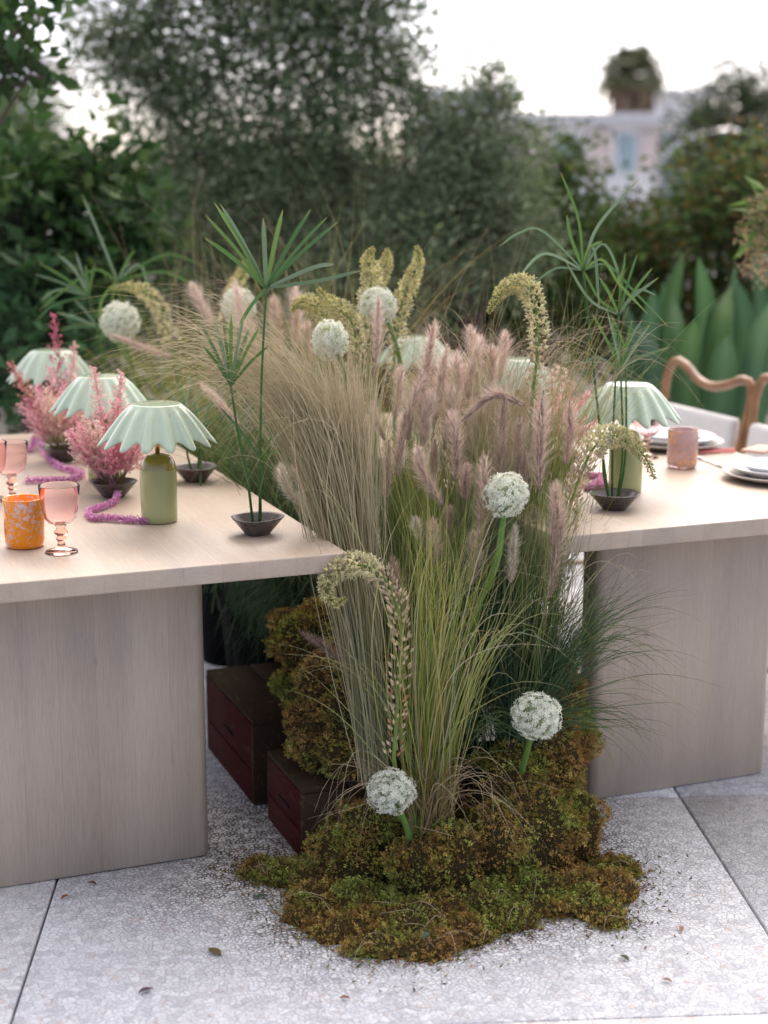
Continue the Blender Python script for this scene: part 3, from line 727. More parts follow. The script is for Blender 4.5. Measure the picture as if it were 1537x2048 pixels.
clump('shaded_fescue', b8, [
    (170, [b8, at(600, 1160, 4.2), at(560, 1140, 4.1), at(500, 1240, 4.05)], [.05, .05, .06, .08], .0022, BG, BG, 12),
    (120, [b8, at(620, 1160, 4.2), at(620, 1130, 4.1), at(620, 1230, 4.0)], [.05, .05, .06, .08], .0022, BG, BG, 12),
    ], 'dark fescue drooping in the shade beside the left table edge', group='grass clumps of the table meadow')
for (x_, y_, lb_) in ((1.36, 4.02, 'dark low grass added between the tables to shade the rear crate from above'), (1.37, 4.40, 'dark low grass added between the tables to block light behind the rear crate'), (1.37, 4.80, 'dark low grass added to block light between the far ends of the tables')):  # dense clumps added to keep light from behind off the crates
    q_ = np.array([x_, y_, .28]); sp_ = (.085, .12, .02)
    clump('shaded_fescue', q_, [(420, [q_, q_+np.array([0, 0, .15]), q_+np.array([0, 0, .32]), q_+np.array([0, 0, .50])], [sp_, (.085, .12, .03), (.10, .13, .06), (.12, .14, .08)], .0045, BG, BG+GR),
                                (160, [q_, q_+np.array([-.05, 0, .2]), q_+np.array([-.14, 0, .30]), q_+np.array([-.20, -.05, .12])], [sp_, (.06, .1, .03), (.06, .12, .05), (.05, .14, .08)], .0035, BG, BG)], lb_, group='grass clumps of the table meadow')
b9 = floor_at(420, 5.1); b9[2] = .3
clump('back_meadow_grass', b9, [
    (240, [b9, at(400, 950, 5.1), at(370, 850, 5.1), at(340, 680, 5.1)], [.10, .12, .14, .17], .0034, GR+YG, YG),
    (120, [b9, at(400, 900, 5.1), at(330, 650, 5.0), at(220, 780, 5.0)], [.10, .12, .14, .15], .0030, GR, YG, 14),
    (40, [b9, at(420, 850, 5.1), at(400, 650, 5.1), at(390, 480, 5.1)], [.10, .12, .16, .22], .0032, STRAW, DRY),
    ], 'soft green and straw grass at the back of the meadow beyond the left table lamps', group='grass clumps of the table meadow')
b10 = floor_at(640, 4.75); b10[2] = .3
clump('tall_meadow_grass', b10, [
    (200, [b10, at(620, 900, 4.7), at(610, 780, 4.7), at(600, 600, 4.7)], [.10, .10, .12, .16], .0032, GR+YG, YG+STRAW),
    (60, [b10, at(700, 850, 4.6), at(760, 700, 4.6), at(860, 570, 4.5)], [.10, .10, .12, .18], .0026, YG, DRY),
    (34, [b10, at(650, 850, 4.6), at(640, 680, 4.6), at(560, 520, 4.6)], [.10, .10, .12, .22], .0026, YG, DRY),
    ], 'tall thin grass behind the pale alliums and foxtail lilies', group='grass clumps of the table meadow')
b11 = at(830, 1300, 3.95)
clump('upright_meadow_grass', b11, [
    (280, [b11, at(820, 1150, 3.95), at(815, 1020, 3.95), at(815, 840, 3.98)], [.05, .06, .07, .09], .0026, GR+BG, GR+YG),
    (40, [b11, at(850, 1000, 3.9), at(870, 800, 3.9), at(890, 600, 3.9)], [.05, .06, .09, .12], .0018, YG, DRY),
    (40, [b11, at(850, 1000, 3.9), at(960, 800, 3.85), at(1010, 560, 3.85)], [.05, .06, .10, .14], .0018, YG, DRY),
    (230, [at(800, 1500, 3.82), at(795, 1350, 3.84), at(790, 1200, 3.86), at(788, 1000, 3.9)], [.035, .04, .05, .06], .0026, BG+GR, GR),
    ], 'upright green grass with thin awns between the sheaf and the purple plumes', group='grass clumps of the table meadow')

# ------------------------------------------------------------------ fountain grass plumes
def plume_mesh(base, tip, bend, r, col, nb=2700):
    base, tip = np.asarray(base), np.asarray(tip); L = np.linalg.norm(tip-base); ax = (tip-base)/L
    sd = np.cross(ax, [0, 0, 1.]); sd = _r if np.linalg.norm(sd) < .2 else sd/np.linalg.norm(sd)
    mid = (base+tip)/2+bend
    path = catmull([base, mid, tip], 24)
    mb = MB(); col = np.array(col)
    v, f = tube(path, np.linspace(.0028, .0008, 24), 5); mb.add(v, f, col*.7)
    T = np.gradient(path, axis=0); T /= np.linalg.norm(T, axis=1)[:, None]
    u = RNG.uniform(0, 1, nb)**.95; i = np.clip((u*23).astype(int), 0, 22); fr = u*23-i
    P = path[i]*(1-fr)[:, None]+path[i+1]*fr[:, None]; t = T[i]
    rv = RNG.normal(size=(nb, 3)); S = np.cross(t, rv); S /= np.linalg.norm(S, axis=1)[:, None]
    prof = np.clip(np.sin(np.pi*np.clip(u*.93+.10, 0, 1))**.55, .12, 1)
    ln = r*prof*np.where(RNG.uniform(0, 1, nb) < .6, RNG.uniform(.4, .85, nb), RNG.uniform(1.1, 2.7, nb))
    out = S*.72+t*.66+RNG.normal(size=(nb, 3))*.22
    W = np.cross(S, t); w = .00075*RNG.uniform(.6, 1.4, nb)
    a = P-W*w[:, None]; b = P+W*w[:, None]; c = P+out*ln[:, None]
    # seed (short fat) + bristle (long thin)
    V = np.stack([a, b, c], 1).reshape(-1, 3); F = np.arange(nb*3).reshape(nb, 3)
    cc = col[None]*RNG.uniform(.7, 1.35, (nb, 1)); cc = np.repeat(cc, 3, 0); cc[2::3] = cc[2::3]*.5+np.array([.78, .70, .62])*.5
    mb.addn(V, F, cc)
    k = nb//3; q = P[:k]+S[:k]*(r*.30*prof[:k])[:, None]; tt = t[:k]*.0042+S[:k]*.002; ww = W[:k]*.0011
    V = np.stack([q-ww, q+tt, q+ww, q-tt*.4], 1).reshape(-1, 3); F = np.arange(k*4).reshape(k, 4)
    mb.addn(V, F, np.repeat(col[None]*RNG.uniform(.45, .9, (k, 1)), 4, 0))
    return mb
PK = (.77, .60, .52); PU = (.66, .52, .44); PALE = (.87, .71, .64); WH = (.82, .76, .65); BR = (.46, .34, .27)
def plumes(name, base, lst, lb, foot):
    root = empty(name, base, lb, 'grass', 'fountain grasses of the table meadow')
    for (bx, by, tx, ty, d, bend, r, c) in lst:
        B_, T_ = at(bx, by, d), at(tx, ty, d-.02)
        bd = (_r*bend if not isinstance(bend, tuple) else _r*bend[0]+np.array([0, 0, bend[1]]))+RNG.normal(size=3)*.004
        pl = plume_mesh(B_, T_, bd, r, c).build('plume', M['fuzz'], root)
        ft = np.asarray(foot)+RNG.normal(size=3)*np.array([.03, .03, .0])
        mid = B_+(B_-T_)*.8; mid[2] = (mid[2]+ft[2])/2+.1
        t0 = np.linspace(0, 1, 14)[:, None]; pth = (1-t0)**2*ft+2*t0*(1-t0)*mid+t0**2*B_
        v, f = tube(pth, .0011, 4); MB().add(v, f, (.22, .24, .10)).build('stalk', M['blade'], pl)
    return root
plumes('fountain_grass', at(950, 1350, 3.8), [
    (885, 1010, 836, 893, 3.50, -.01, .019, PU), (912, 960, 903, 818, 3.56, .0, .020, PU), (958, 1085, 968, 905, 3.50, .006, .021, PU), (930, 1000, 935, 925, 3.66, .0, .014, PK),
    (1078, 980, 1088, 780, 3.60, .006, .025, PU), (1000, 985, 1010, 790, 3.68, .0, .024, PU), (1048, 1000, 1040, 830, 3.70, -.006, .022, PU), (1050, 810, 915, 850, 3.68, (0., .045), .020, PU),
    (872, 1130, 866, 1035, 3.55, .0, .015, PK), (1022, 1165, 1032, 1045, 3.50, .004, .013, WH), (1095, 1200, 1128, 1010, 3.52, .008, .024, PU), (838, 1080, 832, 1035, 3.56, .0, .011, WH), (1105, 1090, 1112, 960, 3.50, .0, .018, PK), (1130, 930, 1140, 800, 3.72, .004, .020, PK), (1062, 930, 1072, 820, 3.8, 0, .020, PALE), 
    (940, 1170, 948, 1060, 3.55, .0, .018, PU), (905, 1090, 900, 1010, 3.7, .0, .014, PK), (1062, 1120, 1070, 1010, 3.72, .0, .017, PU), (985, 1090, 990, 1000, 3.8, 0, .016, PU),
    (960, 930, 905, 870, 3.78, -.004, .014, BR), (1045, 1010, 1050, 900, 3.72, .0, .016, PU)],
    'fountain grass with dusky purple bottle brush plumes around the upper allium', at(960, 1400, 3.8))
plumes('fountain_grass', at(880, 1300, 4.0), [
    (840, 830, 872, 640, 3.80, -.006, .026, PK), (868, 850, 895, 690, 3.84, .0, .026, PALE), (905, 840, 915, 700, 3.88, .004, .025, PALE), (815, 880, 850, 740, 3.76, -.004, .024, PALE),
    (935, 800, 965, 670, 3.95, .004, .024, PALE), (845, 900, 868, 780, 3.74, .0, .023, PALE), (975, 800, 985, 690, 3.98, .004, .021, PK),
    (795, 950, 812, 820, 3.76, .0, .020, PALE), (860, 1000, 870, 880, 3.76, 0, .018, PK), 
    (790, 840, 800, 730, 3.92, 0, .020, PALE), (955, 770, 940, 650, 4.05, 0, .022, PALE), (1000, 760, 1012, 660, 4.1, 0, .020, PALE), (890, 900, 905, 770, 3.80, 0, .022, PALE), (770, 1000, 778, 880, 3.80, 0, .016, PALE)],
    'fountain grass with a crowd of pale pink plumes at the heart of the meadow', at(880, 1320, 4.0))
plumes('fountain_grass', at(760, 1250, 3.9), [
    (742, 895, 703, 765, 3.78, -.006, .018, PK), (753, 725, 757, 592, 3.95, .0, .017, PALE), (815, 1245, 785, 1110, 3.58, -.004, .014, PK), (770, 880, 745, 800, 3.85, 0, .014, PALE)],
    'fountain grass with single pink plumes around the middle white allium', at(770, 1330, 3.85))
plumes('fountain_grass', at(560, 1000, 4.6), [
    (520, 720, 470, 560, 4.6, -.01, .030, PALE), (560, 720, 548, 590, 4.65, .0, .028, PK), (590, 700, 592, 570, 4.7, .004, .028, PALE), (500, 750, 505, 640, 4.6, -.004, .026, PALE),
    (430, 650, 382, 565, 4.9, -.006, .024, PALE), (345, 715, 215, 668, 4.7, .0, .016, PK), (540, 820, 530, 700, 4.5, 0, .024, PALE), (620, 740, 615, 640, 4.6, 0, .022, PK)],
    'fountain grass with blurred pale plumes behind the tall papyrus', floor_at(600, 4.7)+np.array([0, 0, .3]))
plumes('fountain_grass', at(640, 1000, 4.0), [
    (600, 1010, 560, 925, 4.0, -.006, .016, WH), (480, 850, 400, 765, 4.05, -.004, .013, PALE), (612, 990, 590, 930, 4.0, .0, .015, PALE), (622, 1040, 600, 980, 4.0, .0, .013, WH)],
    'fountain grass with pale plumes leaning over the edge of the left table', at(650, 1180, 4.05))
plumes('fountain_grass', at(730, 1400, 3.7), [(705, 1348, 598, 1262, 3.62, .002, .012, BR)], 'single brown grass plume poking left in front of the moss clump', at(760, 1460, 3.7))

# ------------------------------------------------------------------ alliums
def allium_head_mesh(seed):
    rg = np.random.default_rng(seed); mb = MB(); n = 430
    for k in range(n):
        z = 1-2*(k+.5)/n; a = k*2.399963+rg.normal()*.25; s = math.sqrt(1-z*z)
        d = np.array([s*math.cos(a), s*math.sin(a), z]); rr = rg.uniform(.74, 1.05)
        t1 = np.cross(d, rg.normal(size=3)); t1 /= np.linalg.norm(t1); t2 = np.cross(d, t1)
        if noise.noise(Vector(d*1.6+np.array([seed, 0, 0]))) > .38 and rg.uniform() < .6: continue
        c = d*rr; g = np.array([.46, .54, .34])
        mb.add([t1*.012, d*rr-t1*.010, d*rr+t1*.010], [(0, 1, 2)], g)
        wh = np.array([.90, .90, .80])*rg.uniform(.88, 1.1)
        cnt = np.clip(wh*.72+np.array([.0, .05, .0]), 0, 1)
        for j in range(6):
            aj = j*math.pi/3+rg.uniform(-.15, .15); e = t1*math.cos(aj)+t2*math.sin(aj); f_ = -t1*math.sin(aj)+t2*math.cos(aj)
            L = rg.uniform(.13, .18)
            mb.add([c, c+e*L*.55+f_*.036+d*.04, c+e*L+d*rg.uniform(.02, .12), c+e*L*.55-f_*.036+d*.04], [(0, 1, 2, 3)], np.array([cnt, wh, wh, wh]))
            if j % 2 == 0: mb.add([c-f_*.006, c+f_*.006, c+d*.10+e*.05], [(0, 1, 2)], wh)
    bmi = bmesh.new(); bmesh.ops.create_icosphere(bmi, subdivisions=2, radius=.50)
    mb.add([v.co[:] for v in bmi.verts], [tuple(v.index for v in f.verts) for f in bmi.faces], (.48, .56, .36)); bmi.free()
    return mb.mesh('flower_head', False)
ah = [allium_head_mesh(q) for q in (3, 8, 15, 21)]
for me in ah: me.materials.append(M['petal'])
def allium(px, py, d, r, stem, lb, rs=.0075, k=0):
    c = at(px, py, d); pts = [at(*q) for q in stem]
    root = empty('allium', pts[0], lb, 'flower', 'white alliums in the meadow')
    v, f = tube(catmull(pts+[c], 24), np.linspace(rs, rs*.8, 24), 10); MB().add(v, f, (.17, .30, .07)).build('stem', M['blade'], root)
    h = bpy.data.objects.new('flower_head', ah[k % 4]); COL.objects.link(h); h.location = Vector(c); h.scale = (r*random.uniform(.96, 1.04), r*random.uniform(.96, 1.04), r*random.uniform(.90, .98))
    h.rotation_euler = (.3*k, .5*k, 1.3*k); place(h, root)
allium(783, 1583, 3.40, .052, [(822, 1690, 3.46), (812, 1650, 3.43)], 'white allium globe lowest of all, just above the front moss', k=0)
allium(1074, 1432, 3.42, .053, [(1040, 1560, 3.58), (1055, 1500, 3.5)], 'white allium globe at the lower right against the slab leg', k=1)
allium(1012, 990, 3.46, .051, [(940, 1330, 3.66), (955, 1220, 3.56), (992, 1130, 3.48), (1003, 1070, 3.46)], 'white allium globe on a thick curved stem among the purple plumes', .0085, k=2)
allium(660, 680, 3.72, .047, [(705, 1000, 3.85), (698, 850, 3.8), (688, 740, 3.74)], 'white allium globe above the straw sheaf, left of the foxtail lilies', .0065, k=3)
allium(757, 612, 4.05, .047, [(830, 1000, 4.1), (812, 800, 4.1), (790, 680, 4.06)], 'white allium globe partly hidden behind a pink plume at the top centre', .007, k=4)
allium(478, 612, 4.7, .052, [(520, 900, 4.75), (500, 760, 4.72)], 'blurred white allium globe behind the tall papyrus stem', k=5)
allium(241, 643, 4.85, .060, [(330, 900, 5.1), (280, 780, 5.0)], 'blurred white allium globe farthest left above the mint lamps', k=6)

# ------------------------------------------------------------------ foxtail lilies
def foxtail(path, d, lb, rad=.026, n=230, seedy=.35, foot=None, tipc=(.62, .58, .25), midc=(.74, .70, .46), lowc=(.68, .57, .39)):
    """path from tip to base in sighted points"""
    pts = [at(*(q if len(q) == 3 else (*q, d))) for q in path]
    P = catmull(pts, 80)[::-1]     # base -> tip
    full = P if foot is None else np.vstack([catmull([foot, (np.asarray(foot)+P[0])/2+np.array([0, 0, .02]), P[0]], 20)[:-1], P])
    root = empty('foxtail_lily', full[0], lb, 'flower', 'foxtail lilies in the meadow')
    m = len(full); v, f = tube(full, np.linspace(.0055, .0016, m), 8); MB().add(v, f, (.22, .30, .07)).build('stem', M['blade'], root)
    T = np.gradient(P, axis=0); T /= np.linalg.norm(T, axis=1)[:, None]
    mb = MB(); n = int(n*1.5)
    for k in range(n):
        u = min(.999, max(.001, (k+.5)/n+random.gauss(0, .006))); u = u**.85; i = min(78, int(u*79)); p = P[i]+(P[i+1]-P[i])*(u*79-i); t = T[i]
        a = k*2.399963+random.gauss(0, .5); s0 = np.cross(t, [.3, .2, 1.]); s0 /= np.linalg.norm(s0); s1 = np.cross(t, s0)
        if u < seedy and random.random() < .12: continue
        o = s0*math.cos(a)+s1*math.sin(a)
        prof = min(1, (1-u)*2.1+.16); R_ = rad*prof*random.uniform(.5, 1.2)
        if u < seedy:      # loose seed pods low down
            ln, wd = .0085, .0034; g = t*.75+o*.65; c = np.array(lowc)*random.uniform(.7, 1.3)
            if u < seedy*.35 and random.random() < .3: c = np.array((.50, .27, .15))*random.uniform(.8, 1.3)
        else:
            ln, wd = .0070*prof+.002, .0033*prof+.0012; g = o*.9+t*.45; w = (u-seedy)/(1-seedy)
            c = (np.array(midc)*(1-w)+np.array(tipc)*w)*random.uniform(.75, 1.25)
        g /= np.linalg.norm(g); q = p+o*R_*.62+t*R_*.1; x = np.cross(g, t); x /= np.linalg.norm(x)+1e-9; y = np.cross(g, x)
        e = q+g*ln*1.9
        ring = [q+g*ln*.75+(x*math.cos(b)+y*math.sin(b))*wd for b in (0, 1.2566, 2.513, 3.77, 5.027)]
        mb.add([q]+ring+[e], [(0, 2, 1), (0, 3, 2), (0, 4, 3), (0, 5, 4), (0, 1, 5), (6, 1, 2), (6, 2, 3), (6, 3, 4), (6, 4, 5), (6, 5, 1)], c)
        mb.add([p-x*.0006, p+x*.0006, q], [(0, 1, 2)], (.28, .30, .10))
        if u >= seedy and prof > .5:     # open petals + stamens
            for b in (0, 2.1, 4.2):
                e2 = q+g*ln*1.2+(x*math.cos(b)+y*math.sin(b))*wd*2.6
                mb.add([q+g*ln*.6, e2+x*.0012, e2-x*.0012+g*.002], [(0, 1, 2)], c*1.1)
    o_ = mb.build('florets', M['petal'], root, smooth=False); o_['kind'] = 'stuff'
foxtail([(692, 1197), (672, 1207), (655, 1190), (657, 1160), (685, 1135), (720, 1130), (757, 1145), (785, 1182), (799, 1235), (803, 1300), (797, 1380), (793, 1450), (788, 1515)], 3.40,
        'foxtail lily curling like a crook in front of the straw sheaf', .028, 330, .50, at(800, 1640, 3.48))
foxtail([(978, 625), (992, 598), (1012, 575), (1036, 566), (1058, 578), (1071, 610), (1077, 660), (1074, 720), (1066, 790), (1060, 880)], 3.80,
        'foxtail lily arching left at the top right of the meadow', .028, 230, .25, at(1040, 1250, 3.9))
foxtail([(1309, 957), (1293, 918), (1270, 890), (1240, 873), (1208, 876), (1182, 905), (1160, 955), (1142, 1010), (1128, 1080), (1118, 1150), (1112, 1240)], 3.62,
        'foxtail lily arching right over the edge of the right table', .030, 360, .50, at(1090, 1420, 3.7), (.45, .42, .16))
foxtail([(748, 495), (735, 520), (745, 555), (735, 600), (742, 660), (738, 740)], 4.1, 'foxtail lily standing upright above the middle white allium', .027, 180, .15, at(770, 1150, 4.15))
foxtail([(775, 497), (772, 525), (755, 560), (740, 610), (728, 690)], 4.35, 'foxtail lily half hidden behind the upright one at the top centre', .025, 140, .15, at(770, 1120, 4.35))
foxtail([(834, 492), (838, 520), (826, 555), (808, 590), (800, 640), (790, 700), (786, 770)], 4.15, 'foxtail lily rightmost of the group at the top centre', .025, 180, .2, at(800, 1150, 4.15))
foxtail([(583, 622), (597, 606), (620, 606), (645, 628), (668, 668), (690, 740), (704, 830)], 4.0, 'foxtail lily bending left behind the white allium above the straw sheaf', .025, 170, .2, at(740, 1150, 4.1))
foxtail([(637, 577), (655, 600), (682, 622), (706, 650), (716, 710), (720, 800)], 3.95, 'foxtail lily with a slanting brown tip over the white allium', .026, 170, .2, at(760, 1150, 4.05))
foxtail([(225, 577), (262, 573), (298, 590), (325, 630), (345, 690), (360, 780)], 4.95, 'blurred foxtail lily arching left at the far left of the meadow', .032, 150, .2, floor_at(440, 5.15)+np.array([0, 0, .3]))
foxtail([(492, 520), (482, 555), (468, 590), (455, 640), (452, 720)], 4.85, 'blurred foxtail lily behind the crown of the tall papyrus', .034, 140, .2, floor_at(500, 4.95)+np.array([0, 0, .3]))

# ------------------------------------------------------------------ bowls, pin holders, papyrus
def make_bowl():
    w = lambda a: .05*math.cos(3*a+.6)+.02*math.cos(2*a)
    v, f = lathe([(0, 0), (.027, 0), (.030, .003), (.044, .020), (.057, .036), (.060, .0395), (.0585, .041), (.055, .037), (.042, .022), (.028, .009), (0, .007)], 48, wob=w)
    return MB().add(v, f).mesh('flower_bowl')
bowl_me = make_bowl(); bowl_me.materials.append(M['clay'])
ken = MB(); v, f = lathe([(0, 0), (.020, 0), (.021, .002), (.021, .009), (.020, .010), (0, .010)], 28); ken.add(v, f)
for i in range(-5, 6):
    for j in range(-5, 6):
        x, y = i*.0034+(j % 2)*.0017, j*.0034
        if x*x+y*y < .018**2: ken.add([(x-.0006, y, .0098), (x+.0003, y+.0006, .0098), (x+.0003, y-.0006, .0098), (x, y, .022)], [(0, 1, 3), (1, 2, 3), (2, 0, 3)])
ken_me = ken.mesh('pin_holder', False); ken_me.materials.append(M['black'])
bowls = [(onz(515, 1068, TOP), 'dark brown clay bowl at the front corner of the left table, holding tall papyrus', .2),
         (onz(393, 962, TOP), 'dark brown clay bowl behind the nearest lamp on the left table', 1.1),
         (onz(227, 993, TOP), 'dark brown clay bowl under the nearer pink astilbe', 2.0),
         (onz(128, 922, TOP), 'dark brown clay bowl under the farther pink astilbe on the left table', 2.6),
         (onz(1230, 1018, TOP), 'dark brown clay bowl at the front corner of the right table', 3.0)]
for (p, lb, rz) in bowls:
    b = obj('flower_bowl', bowl_me, None); b.location = (p[0], p[1], TOP+.0005); b.rotation_euler = (0, 0, rz); setp(b, lb, 'bowl', 'dark clay flower bowls')
for (p, lb) in ((bowls[0][0], 'black pin holder in the bowl of tall papyrus on the left table'), (bowls[1][0], 'black pin holder in the bowl behind the nearest lamp'), (bowls[4][0], 'black pin holder in the bowl on the right table')):
    k = obj('pin_holder', ken_me, None); k.location = (p[0], p[1], TOP+.0095); setp(k, lb, 'pin holder', 'black pin holders')
def leaf_strip(pts, w, c0, c1, fold=.25, K=14):
    P = catmull(pts, K); T = np.gradient(P, axis=0); T /= np.linalg.norm(T, axis=1)[:, None]
    S = np.cross(T, -_f+np.array([0, 0, .35])); S /= np.linalg.norm(S, axis=1)[:, None]+1e-9; N = np.cross(S, T)
    t = np.linspace(0, 1, K); wd = w*np.clip(np.minimum(.62+t*1.4, 1)*np.clip((1.02-t)*5.0, .06, 1), .05, 1)
    V = np.stack([P-S*wd[:, None]*.5+N*wd[:, None]*fold, P, P+S*wd[:, None]*.5+N*wd[:, None]*fold], 1).reshape(-1, 3)
    F = []
    for i in range(K-1):
        for j in (0, 1): F.append((i*3+j, i*3+j+1, (i+1)*3+j+1, (i+1)*3+j))
    c = np.array(c0)+(np.array(c1)-np.array(c0))*np.clip((t-.9)*10, 0, 1)[:, None]
    return MB().add(V, F, np.repeat(c, 3, 0))
PG = [(.10, .20, .05), (.08, .17, .06), (.14, .24, .06), (.14, .22, .12), (.19, .27, .17)]
def papyrus(stems, lb, foot_z, rs=.0032):
    """stems: list of (foot px, d, crown px/py/d, via list, leaves)"""
    f0 = stems[0][0]
    root = empty('papyrus', f0, lb, 'plant', 'umbrella papyrus stems')
    for (ft, crown, via, leaves, w) in stems:
        c = at(*crown); path = catmull([ft]+[at(*q) for q in via]+[c], 30)
        v, f = tube(path, np.linspace(rs, rs*.8, 30), 8); st = MB().add(v, f, (.07, .16, .035)).build('stem', M['blade'], root)
        for lf in leaves:
            tip = lf[-1]; dd = random.uniform(-.10, .10) if len(tip) < 3 else tip[2]
            pts = [c]; m = len(lf)
            if m == 1: pts.append((c+at(tip[0], tip[1], crown[2]+dd))/2+np.array([0, 0, .006]))
            for q, e in enumerate(lf): pts.append(at(e[0], e[1], crown[2]+dd*(q+1)/m))
            cc = np.array(random.choice(PG))*random.uniform(.85, 1.2)
            leaf_strip(pts, w*random.uniform(.62, .9), cc, (.36, .33, .12)).build('leaf', M['leaf'], st)
    return root
bp0 = bowls[0][0]; z0 = TOP+.02
def foot(b, dx, dy): return np.array([b[0]+dx, b[1]+dy, z0])
papyrus([(foot(bp0, .006, 0), (533, 577, 3.52), [(521, 900, 3.52), (524, 750, 3.52)],
          [[(410, 476)], [(411, 430)], [(429, 405)], [(441, 408)], [(527, 436)], [(566, 420)], [(622, 419)], [(655, 434)], [(676, 444)], [(625, 537), (668, 528)], [(640, 562), (725, 541)], [(505, 610), (478, 652)]], .0118),
         (foot(bp0, -.008, .004), (462, 772, 3.55), [(494, 950, 3.53), (474, 850, 3.54)],
          [[(398, 640)], [(428, 636)], [(447, 640)], [(463, 627)], [(489, 628)], [(500, 655)], [(521, 652)], [(540, 690)], [(405, 690)]], .0100),
         (foot(bp0, .010, .006), (527, 925, 3.55), [(522, 980, 3.54)], [[(545, 870)], [(515, 880)], [(435, 808)], [(560, 900)]], .007)],
        'tall papyrus with straight umbrella leaves in the front bowl on the left table', z0)
bp1 = bowls[1][0]
papyrus([(foot(bp1, -.01, 0), (372, 835, 4.2), [(374, 900, 4.2)], [[(300, 800), (268, 850)], [(330, 770)], [(380, 745)], [(420, 770)], [(440, 810)], [(345, 850), (320, 900)], [(360, 760)]], .010),
         (foot(bp1, .008, 0), (405, 860, 4.2), [(398, 910, 4.2)], [[(402, 930), (401, 1000)], [(440, 890), (455, 940)], [(450, 830)], [(390, 790)], [(430, 790)]], .009)],
        'short papyrus in the bowl behind the nearest lamp on the left table', z0)
bp2 = bowls[4][0]
papyrus([(foot(bp2, -.016, .0), (1167, 541, 3.86), [(1205, 900, 3.83), (1186, 720, 3.85)],
          [[(1110, 538), (1052, 582)], [(1090, 508), (1036, 556)], [(1085, 462), (1040, 466), (1000, 492)], [(1142, 475), (1134, 430)], [(1157, 440), (1122, 345)], [(1195, 455), (1280, 356)],
           [(1188, 498), (1199, 618)], [(1205, 488), (1235, 540), (1243, 612)], [(1215, 530), (1270, 585), (1336, 652)], [(1205, 520), (1240, 570), (1296, 628)], [(1178, 500), (1205, 482)], [(1200, 600), (1238, 625)]], .0090),
         (foot(bp2, -.006, .004), (1238, 630, 3.88), [(1226, 880, 3.84), (1232, 750, 3.86)],
          [[(1275, 508)], [(1305, 536)], [(1275, 582), (1312, 590)], [(1251, 506)], [(1199, 555)], [(1180, 600), (1130, 520)], [(1260, 600), (1318, 555)], [(1245, 540)]], .0095),
         (foot(bp2, .006, .0), (1242, 742, 3.86), [(1246, 900, 3.84)],
          [[(1184, 626)], [(1214, 618)], [(1270, 720), (1340, 694)], [(1195, 715), (1158, 733)], [(1300, 650)], [(1265, 640)], [(1225, 640)]], .0095),
         (foot(bp2, .012, .006), (1252, 700, 3.9), [(1252, 900, 3.86)], [[(1285, 640)], [(1222, 630)]], .006),
         (foot(bp2, -.012, .006), (1206, 905, 3.84), [(1208, 950, 3.83)], [[(1215, 860)], [(1190, 850)], [(1260, 870), (1280, 930)]], .006)],
        'papyrus with drooping umbrella leaves in the bowl on the right table', z0)
fb = floor_at(330, 5.3); fb[2] = .3
papyrus([(fb, (178, 592, 5.1), [(230, 800, 5.2)], [[(70, 548)], [(80, 527)], [(150, 540), (115, 508)], [(152, 504)], [(172, 530)], [(110, 610), (75, 640)], [(190, 530)], [(120, 580), (82, 600)]], .012),
         (fb+np.array([.02, .02, 0]), (235, 562, 5.15), [(270, 800, 5.2)], [[(164, 388)], [(270, 500)], [(262, 525)], [(190, 540), (130, 580), (78, 622)], [(205, 600), (200, 645)], [(280, 530), (300, 590)], [(330, 510), (405, 530)], [(330, 545), (420, 590)], [(225, 600), (215, 650)]], .0115),
         (fb+np.array([-.03, .01, 0]), (195, 655, 5.0), [(240, 820, 5.1)], [[(112, 625)], [(150, 600)], [(120, 660)], [(230, 610)], [(240, 690), (260, 740)]], .014)],
        'blurred papyrus crowns at the far left end of the meadow', .3, .004)

# ------------------------------------------------------------------ astilbe and amaranth tails
def panicle(base, tip, r, col, n=24, c2=None):
    base, tip = np.asarray(base), np.asarray(tip); L = np.linalg.norm(tip-base); ax = (tip-base)/L
    mb = MB(); col = np.array(col); path = catmull([base, (base+tip)/2+RNG.normal(size=3)*.006, tip], 16)
    v, f = tube(path, np.linspace(.0013, .0006, 16), 4); mb.add(v, f, (.30, .22, .12))
    def fuzz(p, q, k, s, c):
        u = RNG.uniform(0, 1, k); P = p[None]+(q-p)[None]*u[:, None]
        a = RNG.normal(size=(k, 3))*s*(1.1-u*.5)[:, None]; b = np.cross(a, RNG.normal(size=(k, 3))); b /= np.linalg.norm(b, axis=1)[:, None]
        V = np.stack([P, P+a*.9+b*s*.55, P+a*1.25, P+a*.9-b*s*.55], 1).reshape(-1, 3); F = np.arange(k*4).reshape(k, 4)
        cc = np.repeat(c[None]*RNG.uniform(.7, 1.3, (k, 1)), 4, 0); mb.addn(V, F, cc)
    for i in range(n):
        u = .22+.78*(i/(n-1)); p = base+(tip-base)*u
        a = i*2.4; s0 = np.cross(ax, [.2, .5, 1.]); s0 /= np.linalg.norm(s0); s1 = np.cross(ax, s0)
        o = s0*math.cos(a)+s1*math.sin(a); ln = r*(1.12-u)*1.25+.006
        q = p+(o*.72+ax*.72)*ln
        fuzz(p, q, int(14+ln*620), .0034, col*(1 if u > .45 else .92))
    fuzz(base+(tip-base)*.7, tip, 60, .0034, col)
    return mb
